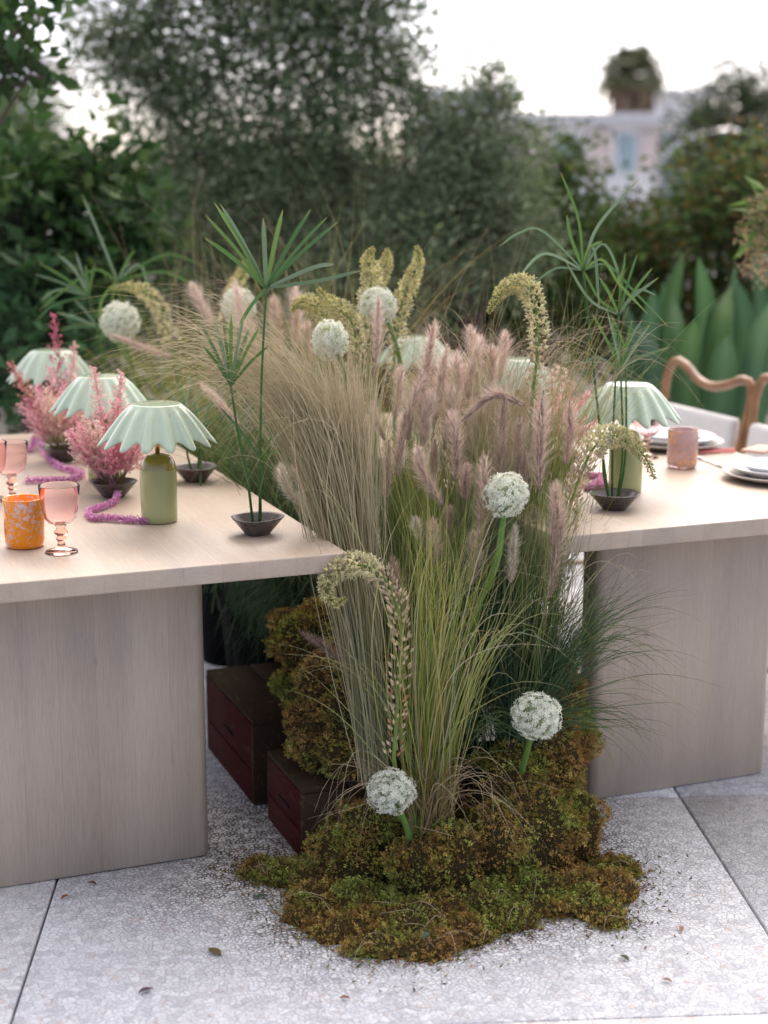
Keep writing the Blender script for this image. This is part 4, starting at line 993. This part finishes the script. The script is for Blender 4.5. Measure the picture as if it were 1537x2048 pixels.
def astilbe(b, z, n, h, spread, cols, lb, big=None):
    root = empty('astilbe_bouquet', (b[0], b[1], z), lb, 'flowers', 'pink astilbe bouquets')
    for k in range(n):
        a = k*2.4+.4; rr = spread*math.sqrt((k+.3)/n); hh = h*random.uniform(.62, 1.0)*(1.08-.35*rr/spread)
        bs = np.array([b[0]+.012*math.cos(a), b[1]+.012*math.sin(a), z])
        tp = np.array([b[0]+rr*math.cos(a), b[1]+rr*math.sin(a), z+hh*1.04])
        panicle(bs+(tp-bs)*.18, tp, .040, random.choice(cols), 22).build('panicle', M['fuzz'], root, smooth=False)
        v, f = tube([bs, bs+(tp-bs)*.3], .0014, 4); MB().add(v, f, (.26, .20, .10)).build('stem', M['blade'], root)
    if big is not None:
        for (px, py, d, c) in big:
            tp = at(px, py, d); bs = np.array([b[0], b[1], z]); panicle(bs+(tp-bs)*.25, tp, .045, c, 30).build('panicle', M['petal'], root, smooth=False)
PINKS = [(.84, .56, .54), (.82, .50, .52), (.85, .64, .57), (.85, .68, .59), (.80, .43, .51)]
a1, a2 = bowls[2][0], bowls[3][0]
astilbe(a1, TOP+.012, 24, .235, .105, PINKS, 'pink astilbe bouquet left of the nearest lamp', [(188, 738, 4.02, PINKS[0]), (243, 748, 4.0, PINKS[1]), (138, 868, 4.0, PINKS[3])])
astilbe(a2, TOP+.012, 24, .25, .12, [(.84, .55, .57), (.80, .42, .55), (.85, .62, .57), (.84, .65, .55)], 'pink astilbe bouquet with a tall spire, in front of the farthest left lamp',
        [(108, 632, 4.55, (.58, .19, .26)), (22, 728, 4.5, (.62, .30, .27)), (55, 800, 4.5, PINKS[4]), (150, 690, 4.6, PINKS[0])])
for (px, py, lb) in ((925, 905, 'pink astilbe bouquet on the right table, glimpsed behind the pale plumes'), (1120, 935, 'pink astilbe bouquet on the right table, left of the nearer lamp')):
    p = onz(px, py, TOP)
    b = obj('flower_bowl', bowl_me, None); b.location = (p[0], p[1], TOP+.0005); setp(b, 'dark brown clay bowl hidden under the '+lb.split(',')[0][5:]+(' behind the plumes' if px < 1000 else ' near the lamp'), 'bowl', 'dark clay flower bowls')
    astilbe(p, TOP+.012, 20, .27, .12, PINKS, lb)
def amaranth(pts, lb, r=.0105):
    P = catmull([(*onz(px, py, TOP)[:2], TOP+.009+dz) for (px, py, dz) in pts], 90); mb = MB()
    v, f = tube(P, .0022, 5); mb.add(v, f, (.45, .12, .30))
    n = int(len(P)*22); i = RNG.integers(0, len(P)-1, n); q = P[i]+(P[i+1]-P[i])*RNG.uniform(0, 1, (n, 1))
    a = RNG.normal(size=(n, 3)); a /= np.linalg.norm(a, axis=1)[:, None]
    knob = 1+.28*np.sin(i*1.9)
    c = q+a*(r*.62*knob*RNG.uniform(.5, 1.05, n))[:, None]; c[:, 2] = np.maximum(c[:, 2], TOP+.002)
    b = np.cross(a, RNG.normal(size=(n, 3))); b /= np.linalg.norm(b, axis=1)[:, None]; e = np.cross(a, b); s = .0046
    V = np.stack([c-b*s*.7, c+e*s*.6+a*s*.5, c+b*s*.7+a*s*.3, c+a*s*1.3-e*s*.4], 1).reshape(-1, 3)
    V[:, 2] = np.maximum(V[:, 2], TOP+.001)
    F = np.arange(n*4).reshape(n, 4)
    base = np.array([(.76, .36, .60), (.82, .48, .70), (.68, .28, .54), (.84, .56, .74)])[RNG.integers(0, 4, n)]
    mb.addn(V, F, np.repeat(base*RNG.uniform(.8, 1.2, (n, 1)), 4, 0))
    setp(mb.build('amaranth_tail', M['petal'], smooth=False), lb, 'flower', 'trailing amaranth tails')
amaranth([(196, 975, .035), (208, 985, .035), (222, 990, .03), (236, 1000, .008), (225, 1012, 0), (200, 1022, 0), (178, 1030, 0), (185, 1042, 0), (215, 1043, 0), (255, 1046, 0), (297, 1049, 0)],
         'magenta amaranth tail trailing from the nearer astilbe bowl to the lamp foot')
amaranth([(30, 905, 0), (60, 905, 0), (72, 895, .02), (90, 912, .005), (105, 930, 0), (128, 942, 0), (158, 950, 0), (160, 958, 0), (130, 966, 0), (95, 966, 0), (52, 968, 0)], 'magenta amaranth tail looping on the left table in front of the farther bowl', .013)
amaranth([(1150, 950, 0), (1180, 958, 0), (1205, 960, 0), (1190, 975, 0), (1175, 982, 0), (1215, 978, 0)], 'magenta amaranth tail on the right table behind the papyrus stems')

# ------------------------------------------------------------------ fallen leaves on the paving
for k, (px, py, s, c) in enumerate([(522, 1797, .016, (.07, .10, .07)), (1250, 1920, .014, (.10, .12, .07)), (292, 1985, .016, (.12, .09, .10)), (430, 1908, .022, (.16, .13, .05)), (130, 1798, .011, (.28, .12, .04)),
                                    (1335, 1965, .010, (.30, .16, .10)), (853, 1915, .016, (.10, .14, .11)), (185, 1770, .010, (.18, .08, .03)), (1363, 1862, .012, (.42, .24, .15)), (690, 2000, .010, (.25, .12, .08))]):
    p = onz(px, py, 0); mb = MB(); a = k*1.7
    V = []
    for j in range(8):
        t = j/7; V += [(s*(2*t-1), -s*.45*math.sin(math.pi*t)-.0002, .004+.003*math.sin(3*t)), (s*(2*t-1), 0, .002+.002*math.sin(3*t)), (s*(2*t-1), s*.45*math.sin(math.pi*t)+.0002, .0045+.003*math.sin(3*t))]
    F = [(j*3+q, j*3+3+q, j*3+4+q, j*3+1+q) for j in range(7) for q in (0, 1)]
    mb.add(V, F, c); o = mb.build('fallen_leaf', M['leaf']); o.location = (p[0], p[1], .001 if py != 1915 else .045); o.rotation_euler = (0, 0, a)
    setp(o, ['dark green leaf lying by the left tip of the moss', 'round green leaf on the paving right of the moss', 'purplish leaf near the bottom left of the paving', 'long olive brown leaf on the paving left below the moss', 'orange brown leaf beside the left paving joint',
             'reddish leaf near the lower right of the paving', 'grey green leaf lying on the front lip of the moss', 'brown leaf on the paving in front of the left slab leg', 'pale tan leaf on the paving at the right, above the reddish one', 'small brown leaf at the bottom of the paving, below the moss'][k], 'leaf', 'fallen leaves on the paving')

# ------------------------------------------------------------------ trees and shrubs
def leaves_mesh(mb, P, size, aspect, cols, droop=.2, up=None, fold=.18, simple=True):
    n = len(P); g = RNG.normal(size=(n, 3)); g[:, 2] = g[:, 2]*.7-droop
    if up is not None: g = g*.6+up
    g /= np.linalg.norm(g, axis=1)[:, None]
    s = np.cross(g, RNG.normal(size=(n, 3))); s /= np.linalg.norm(s, axis=1)[:, None]; nn = np.cross(g, s)
    L = size*RNG.uniform(.6, 1.25, (n, 1)); w = L*aspect*.5
    a = P; b = P+g*L*.45+s*w+nn*w*fold*2; c = P+g*L; d = P+g*L*.45-s*w+nn*w*fold*2
    cc = np.repeat(palette(cols, n), 4, 0)
    mb.addn(np.stack([a, b, c, d], 1).reshape(-1, 3), np.arange(n*4).reshape(n, 4), cc)
def branchy(root_pt, lobes, trunk_r, leaf_n, size, aspect, cols, lb, name, cat='tree', clump_r=.22, group=None, nb=7, matl='leaf', hollow=.35, trunks=1):
    """lobes: list of (x,y,z,rx,ry,rz); limbs lead into each lobe, twigs carry clumps of leaves"""
    root = empty(name, root_pt, lb, cat, group)
    tk = MB(); lv = MB(); root_pt = np.asarray(root_pt, float)
    vol = np.array([l[3]*l[4]*l[5] for l in lobes])**.8; vol = vol/vol.sum()
    for li, (x, y, z, rx, ry, rz) in enumerate(lobes):
        c = np.array([x, y, z]); mid = root_pt*.55+c*.45; mid[2] = root_pt[2]*.3+z*.7-.1*abs(z)
        rp = root_pt+np.array([RNG.uniform(-.05, .05)*trunks, RNG.uniform(-.05, .05)*trunks, 0])
        pth = catmull([rp, mid+RNG.normal(size=3)*.06, c], 12); v, f = tube(pth, np.linspace(trunk_r, trunk_r*.25, 12), 7); tk.add(v, f)
        nl = int(leaf_n*vol[li]); ncl = max(5, nl//26)
        d = RNG.normal(size=(ncl, 3)); d /= np.linalg.norm(d, axis=1)[:, None]
        q = c+d*(RNG.uniform(hollow, 1.0, (ncl, 1))**.7)*np.array([rx, ry, rz])
        for k in range(min(ncl, 30)):
            v, f = tube(np.array([c+(q[k]-c)*.1, (c+q[k])/2+RNG.normal(size=3)*.05, q[k]]), np.array([trunk_r*.22, trunk_r*.14, trunk_r*.05]), 4); tk.add(v, f)
        per = np.maximum(4, RNG.poisson(nl/ncl, ncl)); idx = np.repeat(np.arange(ncl), per)
        out = (q-c)/np.array([rx, ry, rz]); out /= np.linalg.norm(out, axis=1)[:, None]
        off = RNG.normal(size=(len(idx), 3))*clump_r*.5
        P = q[idx]+off*RNG.uniform(.4, 1.2, (ncl, 1))[idx]
        tone = RNG.uniform(.55, 1.45, (ncl, 1))
        i0 = lv.n; leaves_mesh(lv, P, size, aspect, cols, .1, up=out[idx]*.5)
        lv.c[-1] = lv.c[-1]*np.repeat(tone[idx], 4, 0)
    tk.build('trunk', M['bark'], root)
    o = lv.build('crown', M[matl], root, smooth=False); o['kind'] = 'stuff'
    return root
def lob(px, py, d, rpx, rpy, rd): # lobe by sighted centre; radii in sight units at that distance
    p = at(px, py, d); k = d/FPX; return (p[0], p[1], p[2], max(rpx*k, .05), rd, rpy*k)
OLV = [(.135, .19, .085), (.17, .22, .115), (.09, .14, .06), (.24, .285, .18)]
HIB = [(.035, .085, .022), (.05, .11, .03), (.028, .065, .02), (.075, .13, .035)]
PIT = [(.07, .13, .03), (.095, .15, .035), (.05, .095, .025), (.13, .16, .045)]
DK = [(.05, .085, .034), (.07, .11, .042), (.04, .065, .028), (.09, .10, .05)]
branchy(floor_at(775, 8.0), [lob(300, 60, 8.0, 150, 150, .5), lob(440, 150, 8.1, 130, 170, .55), lob(560, 40, 8.0, 130, 150, .55), lob(470, -150, 8.2, 330, 180, .8), lob(640, 180, 8.0, 130, 170, .5),
        lob(740, 60, 8.0, 110, 190, .45), lob(330, 210, 8.0, 110, 110, .45), lob(230, 90, 8.0, 90, 130, .4), lob(640, -20, 8.0, 130, 120, .45), lob(800, 160, 7.9, 60, 120, .35), lob(560, 290, 7.9, 150, 110, .5), lob(420, 370, 7.9, 160, 110, .5), lob(700, 330, 7.8, 130, 100, .5), lob(330, 480, 7.8, 130, 110, .45), lob(560, 450, 7.7, 160, 100, .5), lob(760, -120, 8.1, 110, 130, .5)],
        .022, 53000, .058, .23, OLV, 'large grey green olive tree filling the upper left, sky sparkling through its crown', 'olive_tree', clump_r=.22, trunks=2, hollow=.2)
branchy(floor_at(930, 7.6), [lob(960, 330, 7.6, 120, 140, .4), lob(880, 430, 7.5, 130, 130, .4), lob(985, 210, 7.6, 45, 90, .2), lob(870, 270, 7.7, 70, 90, .3), lob(1000, 470, 7.4, 100, 130, .4), lob(830, 540, 7.3, 150, 110, .4), lob(975, 150, 7.6, 20, 50, .12), lob(700, 560, 7.3, 120, 110, .4)],
        .025, 19000, .055, .24, OLV+[(.12, .15, .09)], 'feathery grey green olive shrub right of the large olive tree', 'olive_shrub', 'shrub', clump_r=.16)
branchy(floor_at(60, 6.6), [lob(60, 480, 6.6, 150, 170, .4), lob(190, 430, 6.7, 110, 130, .35), lob(40, 390, 6.7, 110, 70, .3), lob(160, 560, 6.6, 130, 110, .4), lob(-60, 620, 6.6, 150, 150, .4), lob(150, 350, 6.8, 50, 50, .25), lob(250, 520, 6.8, 80, 100, .3)],
        .03, 4200, .085, .55, HIB, 'glossy broad leaved shrub behind the left table', 'broadleaf_shrub', 'shrub', clump_r=.20)
branchy(floor_at(-420, 5.6), [lob(30, 60, 5.6, 55, 60, .2), lob(60, 150, 5.6, 45, 50, .18), lob(-60, 30, 5.6, 90, 100, .3), lob(90, 20, 5.7, 50, 25, .15), lob(10, 115, 5.6, 40, 40, .15)],
        .025, 520, .085, .55, HIB, 'branch of dark broad leaves reaching in at the top left corner', 'broadleaf_tree', 'tree', clump_r=.12)
branchy(floor_at(80, 6.2), [lob(60, 600, 6.2, 90, 60, .25), lob(30, 700, 6.2, 100, 90, .3), lob(130, 660, 6.3, 60, 70, .25)],
        .012, 900, .10, .42, [(.04, .10, .035), (.06, .13, .05)], 'low leafy green plant beyond the far end of the left table', 'leafy_plant', 'plant', clump_r=.12)
for i, (px, d, lobes, lb) in enumerate([
        (120, 9.6, [(120, 600, 190, 260), (20, 640, 180, 260)], 'dark hedge bush behind the broad leaved shrub on the left'),
        (430, 9.8, [(380, 520, 190, 260), (480, 640, 170, 260)], 'dark hedge bush behind the middle of the olive tree'),
        (740, 9.8, [(650, 520, 190, 260), (780, 560, 150, 230)], 'dark hedge bush behind the olive trunk'),
        (980, 9.8, [(950, 560, 170, 250), (1010, 640, 160, 220)], 'dark hedge bush behind the feathery olive shrub')]):
    branchy(floor_at(px, d), [lob(a, b, d, rx, rz, .6) for (a, b, rx, rz) in lobes], .04, 7000, .075, .45, DK, lb, 'hedge_bush', 'bush', clump_r=.3, group='dark hedge behind the olive', hollow=.2)
branchy(floor_at(1110, 9.0), [lob(1110, 330, 9.0, 60, 60, .3), lob(1150, 430, 9.0, 45, 55, .3), lob(1100, 460, 9.0, 90, 100, .4), lob(1130, 580, 9.0, 110, 120, .4), lob(1160, 290, 9.0, 20, 30, .12)],
        .03, 5200, .065, .40, PIT, 'green bush with upright tips in front of the white house', 'garden_bush', 'bush', clump_r=.2)
branchy(floor_at(1300, 9.4), [lob(1280, 480, 9.4, 70, 60, .35), lob(1340, 520, 9.4, 130, 130, .5), lob(1230, 540, 9.4, 90, 110, .4), lob(1300, 660, 9.4, 170, 120, .5)],
        .03, 7500, .065, .40, PIT+[(.14, .09, .03)], 'dull green bush in the hedge below the arched lamp', 'garden_bush', 'bush', clump_r=.2)
branchy(floor_at(1480, 9.0), [lob(1460, 380, 9.0, 100, 90, .45), lob(1530, 400, 9.0, 90, 110, .45), lob(1440, 480, 9.0, 110, 110, .45), lob(1520, 560, 9.0, 120, 120, .45), lob(1500, 680, 9.0, 150, 120, .45)],
        .03, 8500, .065, .40, PIT+[(.17, .10, .03)], 'taller green bush in the hedge at the right edge', 'garden_bush', 'bush', clump_r=.2)
# broad upright canna leaves
cn = empty('canna_plant', floor_at(1390, 6.9), 'clump of broad upright green leaves behind the chairs', 'plant')
for (bx, tx, ty, w, vx, vy, d, c) in [(1350, 1372, 505, .13, 1345, 640, 6.9, (.05, .12, .03)), (1400, 1380, 515, .10, 1410, 640, 7.0, (.06, .14, .05)), (1440, 1450, 575, .11, 1440, 680, 6.8, (.07, .15, .03)), (1300, 1292, 580, .12, 1300, 690, 6.9, (.045, .11, .05)),
                                      (1500, 1500, 560, .12, 1490, 690, 6.9, (.05, .12, .05)), (1480, 1535, 600, .12, 1520, 690, 6.8, (.06, .13, .06)), (1380, 1390, 640, .13, 1380, 720, 6.6, (.045, .11, .03)), (1330, 1300, 650, .13, 1310, 740, 6.6, (.04, .10, .045)),
                                      (1450, 1440, 670, .13, 1445, 760, 6.6, (.045, .11, .045)), (1270, 1245, 660, .11, 1255, 750, 6.8, (.04, .10, .045)), (1510, 1545, 690, .12, 1530, 770, 6.6, (.05, .12, .05)), (1320, 1335, 560, .09, 1322, 680, 7.1, (.05, .12, .04)), (1420, 1418, 600, .08, 1422, 700, 7.0, (.06, .14, .05)), (1465, 1478, 530, .09, 1468, 660, 7.2, (.05, .11, .05)), (1520, 1520, 500, .09, 1522, 640, 7.2, (.045, .10, .045)), (1280, 1262, 600, .08, 1270, 700, 7.1, (.05, .11, .05)), (1360, 1350, 590, .08, 1355, 700, 6.7, (.07, .15, .05))]:
    g0 = floor_at(bx, d); K = 12
    P = catmull([g0, g0*.55+at(vx, vy, d)*.45, at(vx, vy, d), at(tx+random.uniform(-25, 25), ty, d-random.uniform(-.2, .3))], K); t = np.linspace(0, 1, K)
    wd = w*.95*np.array([.12, .12, .14, .25, .5, .78, .96, 1, .98, .85, .58, .06])
    S = _r+RNG.normal(size=3)*.5; S /= np.linalg.norm(S); N = np.cross(S, [0, 0, 1.])
    V = np.stack([P-S*wd[:, None]*.5-N*wd[:, None]*.15, P, P+S*wd[:, None]*.5-N*wd[:, None]*.15], 1).reshape(-1, 3)
    F = [(i*3+j, i*3+j+1, (i+1)*3+j+1, (i+1)*3+j) for i in range(K-1) for j in (0, 1)]
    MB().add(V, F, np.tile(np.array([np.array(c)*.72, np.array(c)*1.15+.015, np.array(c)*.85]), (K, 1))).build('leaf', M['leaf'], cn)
# shrub with tan seed tassels at the right edge
sroot = floor_at(1640, 5.4)
ss = empty('tassel_shrub', sroot, 'shrub tip with green leaves and tan drooping seed tassels at the right edge', 'shrub')
tw = MB(); lv = MB(); ts = MB()
hub = at(1590, 480, 5.4); v, f = tube(catmull([sroot, sroot*.5+hub*.5+np.array([.05, 0, 0]), hub], 12), np.linspace(.014, .006, 12), 6); tw.add(v, f)
for (tx, ty) in [(1500, 395), (1485, 430), (1510, 455), (1490, 500), (1520, 520), (1530, 380), (1545, 350)]:
    e = at(tx, ty, 5.4+random.uniform(-.15, .15)); top = (hub+e)/2+np.array([0, 0, .05]); pth = catmull([hub, top, e], 10)
    v, f = tube(pth, np.linspace(.004, .0015, 10), 5); tw.add(v, f)
    leaves_mesh(lv, pth[RNG.integers(2, 9, 9)], .10, .32, [(.11, .20, .05), (.14, .24, .06)], .3)
    n = 150; P = pth[RNG.integers(6, 10, n)]+np.stack([RNG.normal(size=n)*.016, RNG.normal(size=n)*.016, -RNG.uniform(0, .10, n)], 1)
    leaves_mesh(ts, P, .014, .5, [(.42, .31, .19), (.36, .25, .14), (.40, .33, .17)], .6)
tw.build('stems', M['bark'], ss); lv.build('leaves', M['leaf'], ss, smooth=False)['kind'] = 'stuff'; ts.build('seed_tassels', M['leaf'], ss, smooth=False)['kind'] = 'stuff'

# ------------------------------------------------------------------ far background
M['stucco'] = plain('white_stucco', (.84, .82, .80), .9, noise_amt=.04, scale=2)
M['pink_wall'] = plain('pink_beige_render', (.70, .59, .54), .9, noise_amt=.08, scale=2)
M['fascia'] = plain('grey_fascia', (.62, .61, .62), .8, noise_amt=.05, scale=2)
M['pane'] = plain('window_pane', (.35, .45, .46), .08, spec=.8, noise_amt=.1, scale=1)
M['lamp_grey'] = plain('grey_metal', (.45, .46, .47), .4, metal=.5, noise_amt=.06)
ym = MB(); yc = [at(px, 360, d) for (px, d) in ((-900, 24), (2400, 24), (3200, 90), (-1700, 90))]  # unseen pale sheet, added to bounce light onto the house and trees
ym.add([(q[0], q[1], -.024) for q in yc], [(0, 1, 2, 3)]); setp(ym.build('bounce_sheet', plain('pale_bounce', (.42, .41, .39), .9, noise_amt=.1, scale=1), smooth=False), 'unseen pale sheet added in front of the houses to bounce light', kind='structure')
def house(px0, px1, ytop, d, depth, lb, nwin, wall, wins=None, ybase=None):
    A = at(px0, ytop, d); B = at(px1, ytop, d); h = A[2]
    c = (A+B)/2; w = np.linalg.norm(B[:2]-A[:2]); rz = math.atan2(B[1]-A[1], B[0]-A[0])
    root = empty('white_house', (c[0], c[1], 0), lb, 'house', rz=rz)
    def bx(name, x0, x1, y0, y1, z0, z1, m, par=None): return obj(name, bevel_box(name, x0, x1, y0, y1, z0, z1, .01, 1), M[m], par or root, True)
    bx('wall', -w/2, w/2, 0, depth, 0, h-.45, wall)
    bx('roof', -w/2-.4, w/2+.4, -.3, depth+.3, h-.448, h, 'fascia')
    for (a, b, z0, z1, m) in wins or []:
        x0 = -w/2+a*w; x1 = -w/2+b*w
        if m == 'pane':
            f = bx('window', x0, x1, -.06, -.002, z0, z1, 'stucco'); bx('pane', x0+.08, x1-.08, -.075, -.0605, z0+.08, z1-.08, 'pane', f)
        else: bx('wall_panel', x0, x1, -.12, -.002, z0, z1, m)
    return root
house(1035, 1440, 226, 55, 9, 'low white house with a flat grey roof beyond the hedge on the right', 3, 'stucco',
      [(.0, .16, 0, 3.3, 'pink_wall'), (.18, .30, .9, 3.1, 'pane'), (.36, .47, 0, 3.3, 'pink_wall'), (.49, .60, .6, 3.2, 'pane'), (.61, .70, 0, 3.3, 'pink_wall'), (.71, .83, .6, 3.2, 'pane')])
house(840, 1030, 176, 62, 8, 'white house block with its roof showing behind the olive shrub', 1, 'stucco', [(.2, .4, 2.0, 3.8, 'pane'), (.6, .8, 2.0, 3.8, 'pane')])
house(1300, 1430, 178, 80, 8, 'white upper house block behind the palm', 1, 'stucco', [(.15, .4, 3.0, 4.4, 'pane'), (.6, .85, 3.0, 4.4, 'pane')])
house(-160, 70, 105, 70, 8, 'pale house roof far off at the left edge', 1, 'stucco', [(.55, .75, 3.5, 5.5, 'pane')])
A_ = at(1190, 345, 40); B_ = at(1310, 345, 40); w_ = np.linalg.norm(B_[:2]-A_[:2]); c_ = (A_+B_)/2
gw = empty('garden_wall', (c_[0], c_[1], 0), 'short white garden wall in front of the low white house', 'wall', rz=math.atan2(B_[1]-A_[1], B_[0]-A_[0]))
obj('wall', bevel_box('wall', -w_/2, w_/2, -.1, .1, 0, A_[2]-.06, .01, 1), M['stucco'], gw, True); obj('coping', bevel_box('coping', -w_/2-.03, w_/2+.03, -.14, .14, A_[2]-.0595, A_[2], .01, 1), M['stucco'], gw, True)
# palm
pr = floor_at(1262, 68); pal = empty('palm_tree', pr, 'fan palm with a shaggy skirt above the white house', 'tree')
top = at(1262, 152, 68); KP = 1.5; v, f = tube([pr, (pr+top)/2, top], [.22, .18, .16], 10); MB().add(v, f).build('trunk', M['bark'], pal)
mb = MB()
for i in range(40):
    a = i*2.4; el = 1.35-1.75*(i/40); dv = np.array([math.cos(a)*math.cos(el), math.sin(a)*math.cos(el), math.sin(el)])
    hubp = top+dv*KP*RNG.uniform(.2, .65); s = np.cross(dv, [0, 0, 1.]); s /= np.linalg.norm(s)+1e-6; n_ = np.cross(s, dv)
    mb.add([top-s*.03, top+s*.03, hubp], [(0, 1, 2)], (.10, .12, .05))
    for j in range(13):
        b = (j-6)*.22; e = dv*math.cos(b)+s*math.sin(b); L = KP*RNG.uniform(.5, .95)*(1-.2*abs(j-6)/6); q = hubp+e*L*.6; t_ = hubp+e*L+np.array([0, 0, -.45])
        ws = np.cross(e, n_); ws /= np.linalg.norm(ws)+1e-6; mb.add([hubp, q+ws*.10, t_, q-ws*.10], [(0, 1, 2, 3)], np.array((.13, .14, .07))*random.uniform(.7, 1.3))
mb.build('crown', M['leaf'], pal, smooth=False)['kind'] = 'stuff'
mb = MB()
for i in range(560):
    a = RNG.uniform(0, 6.28); z = RNG.uniform(0, 1)**.8; rr = KP*(RNG.uniform(.05, 1.0)+.22*math.sin(a*3+1))*(1-.62*z); p = top+np.array([math.cos(a)*rr, math.sin(a)*rr, (.15-z*1.35)*KP]); q = p+np.array([math.cos(a)*.10, math.sin(a)*.10, -KP*RNG.uniform(.3, .7)]); s = np.array([-math.sin(a), math.cos(a), 0])*.13
    mb.add([p, (p+q)/2+s, q, (p+q)/2-s], [(0, 1, 2, 3)], np.array((.27, .20, .14))*random.uniform(.6, 1.3))
mb.build('dead_frond_skirt', M['leaf'], pal, smooth=False)['kind'] = 'stuff'
branchy(floor_at(1480, 42), [lob(1490, 200, 42, 60, 70, 1.2), lob(1440, 260, 42, 70, 70, 1.2), lob(1520, 280, 42, 80, 110, 1.5), lob(1390, 300, 42, 60, 70, 1.0), lob(1450, 380, 42, 110, 80, 1.5)],
        .2, 5200, .24, .5, DK+[(.08, .09, .045)], 'rounded dark tree beyond the hedge at the right edge', 'garden_tree', 'tree', clump_r=.7)
branchy(floor_at(20, 30), [lob(10, 260, 30, 90, 90, 1), lob(70, 330, 30, 80, 90, 1), lob(-40, 340, 30, 90, 120, 1)], .15, 3600, .2, .5, [(.08, .15, .035), (.11, .18, .045), (.06, .11, .03)], 'bright green tree far off at the left edge', 'garden_tree', 'tree', clump_r=.6)
for i, (px, d, h, lb) in enumerate([(500, 34, 300, 'distant tree behind the olive on the left'), (820, 36, 330, 'distant tree behind the olive trunk'), (1130, 38, 420, 'distant tree below the house')]):
    branchy(floor_at(px, d), [lob(px-110, h+70, d, 130, 80, 1.4), lob(px+100, h+90, d, 140, 80, 1.4)], .15, 3500, .22, .5, DK, lb, 'distant_tree', 'tree', clump_r=.7, group='far trees past the hedge')
# arched lamp
lp = empty('arched_lamp', floor_at(1300, 22), 'arched grey metal lamp post against the far trees on the right', 'lamp post')
v, f = tube(catmull([floor_at(1300, 22), at(1300, 420, 22), at(1312, 345, 22), at(1345, 300, 22), at(1395, 270, 22), at(1440, 262, 22)], 30), np.linspace(.034, .022, 30), 10); MB().add(v, f).build('post', M['lamp_grey'], lp)
p = at(1455, 263, 22); v, f = lathe([(0, .06), (.06, .055), (.17, .02), (.2, .0), (.19, -.012), (0, -.02)], 24, *p); MB().add(v, f).build('lamp_head', M['lamp_grey'], lp)
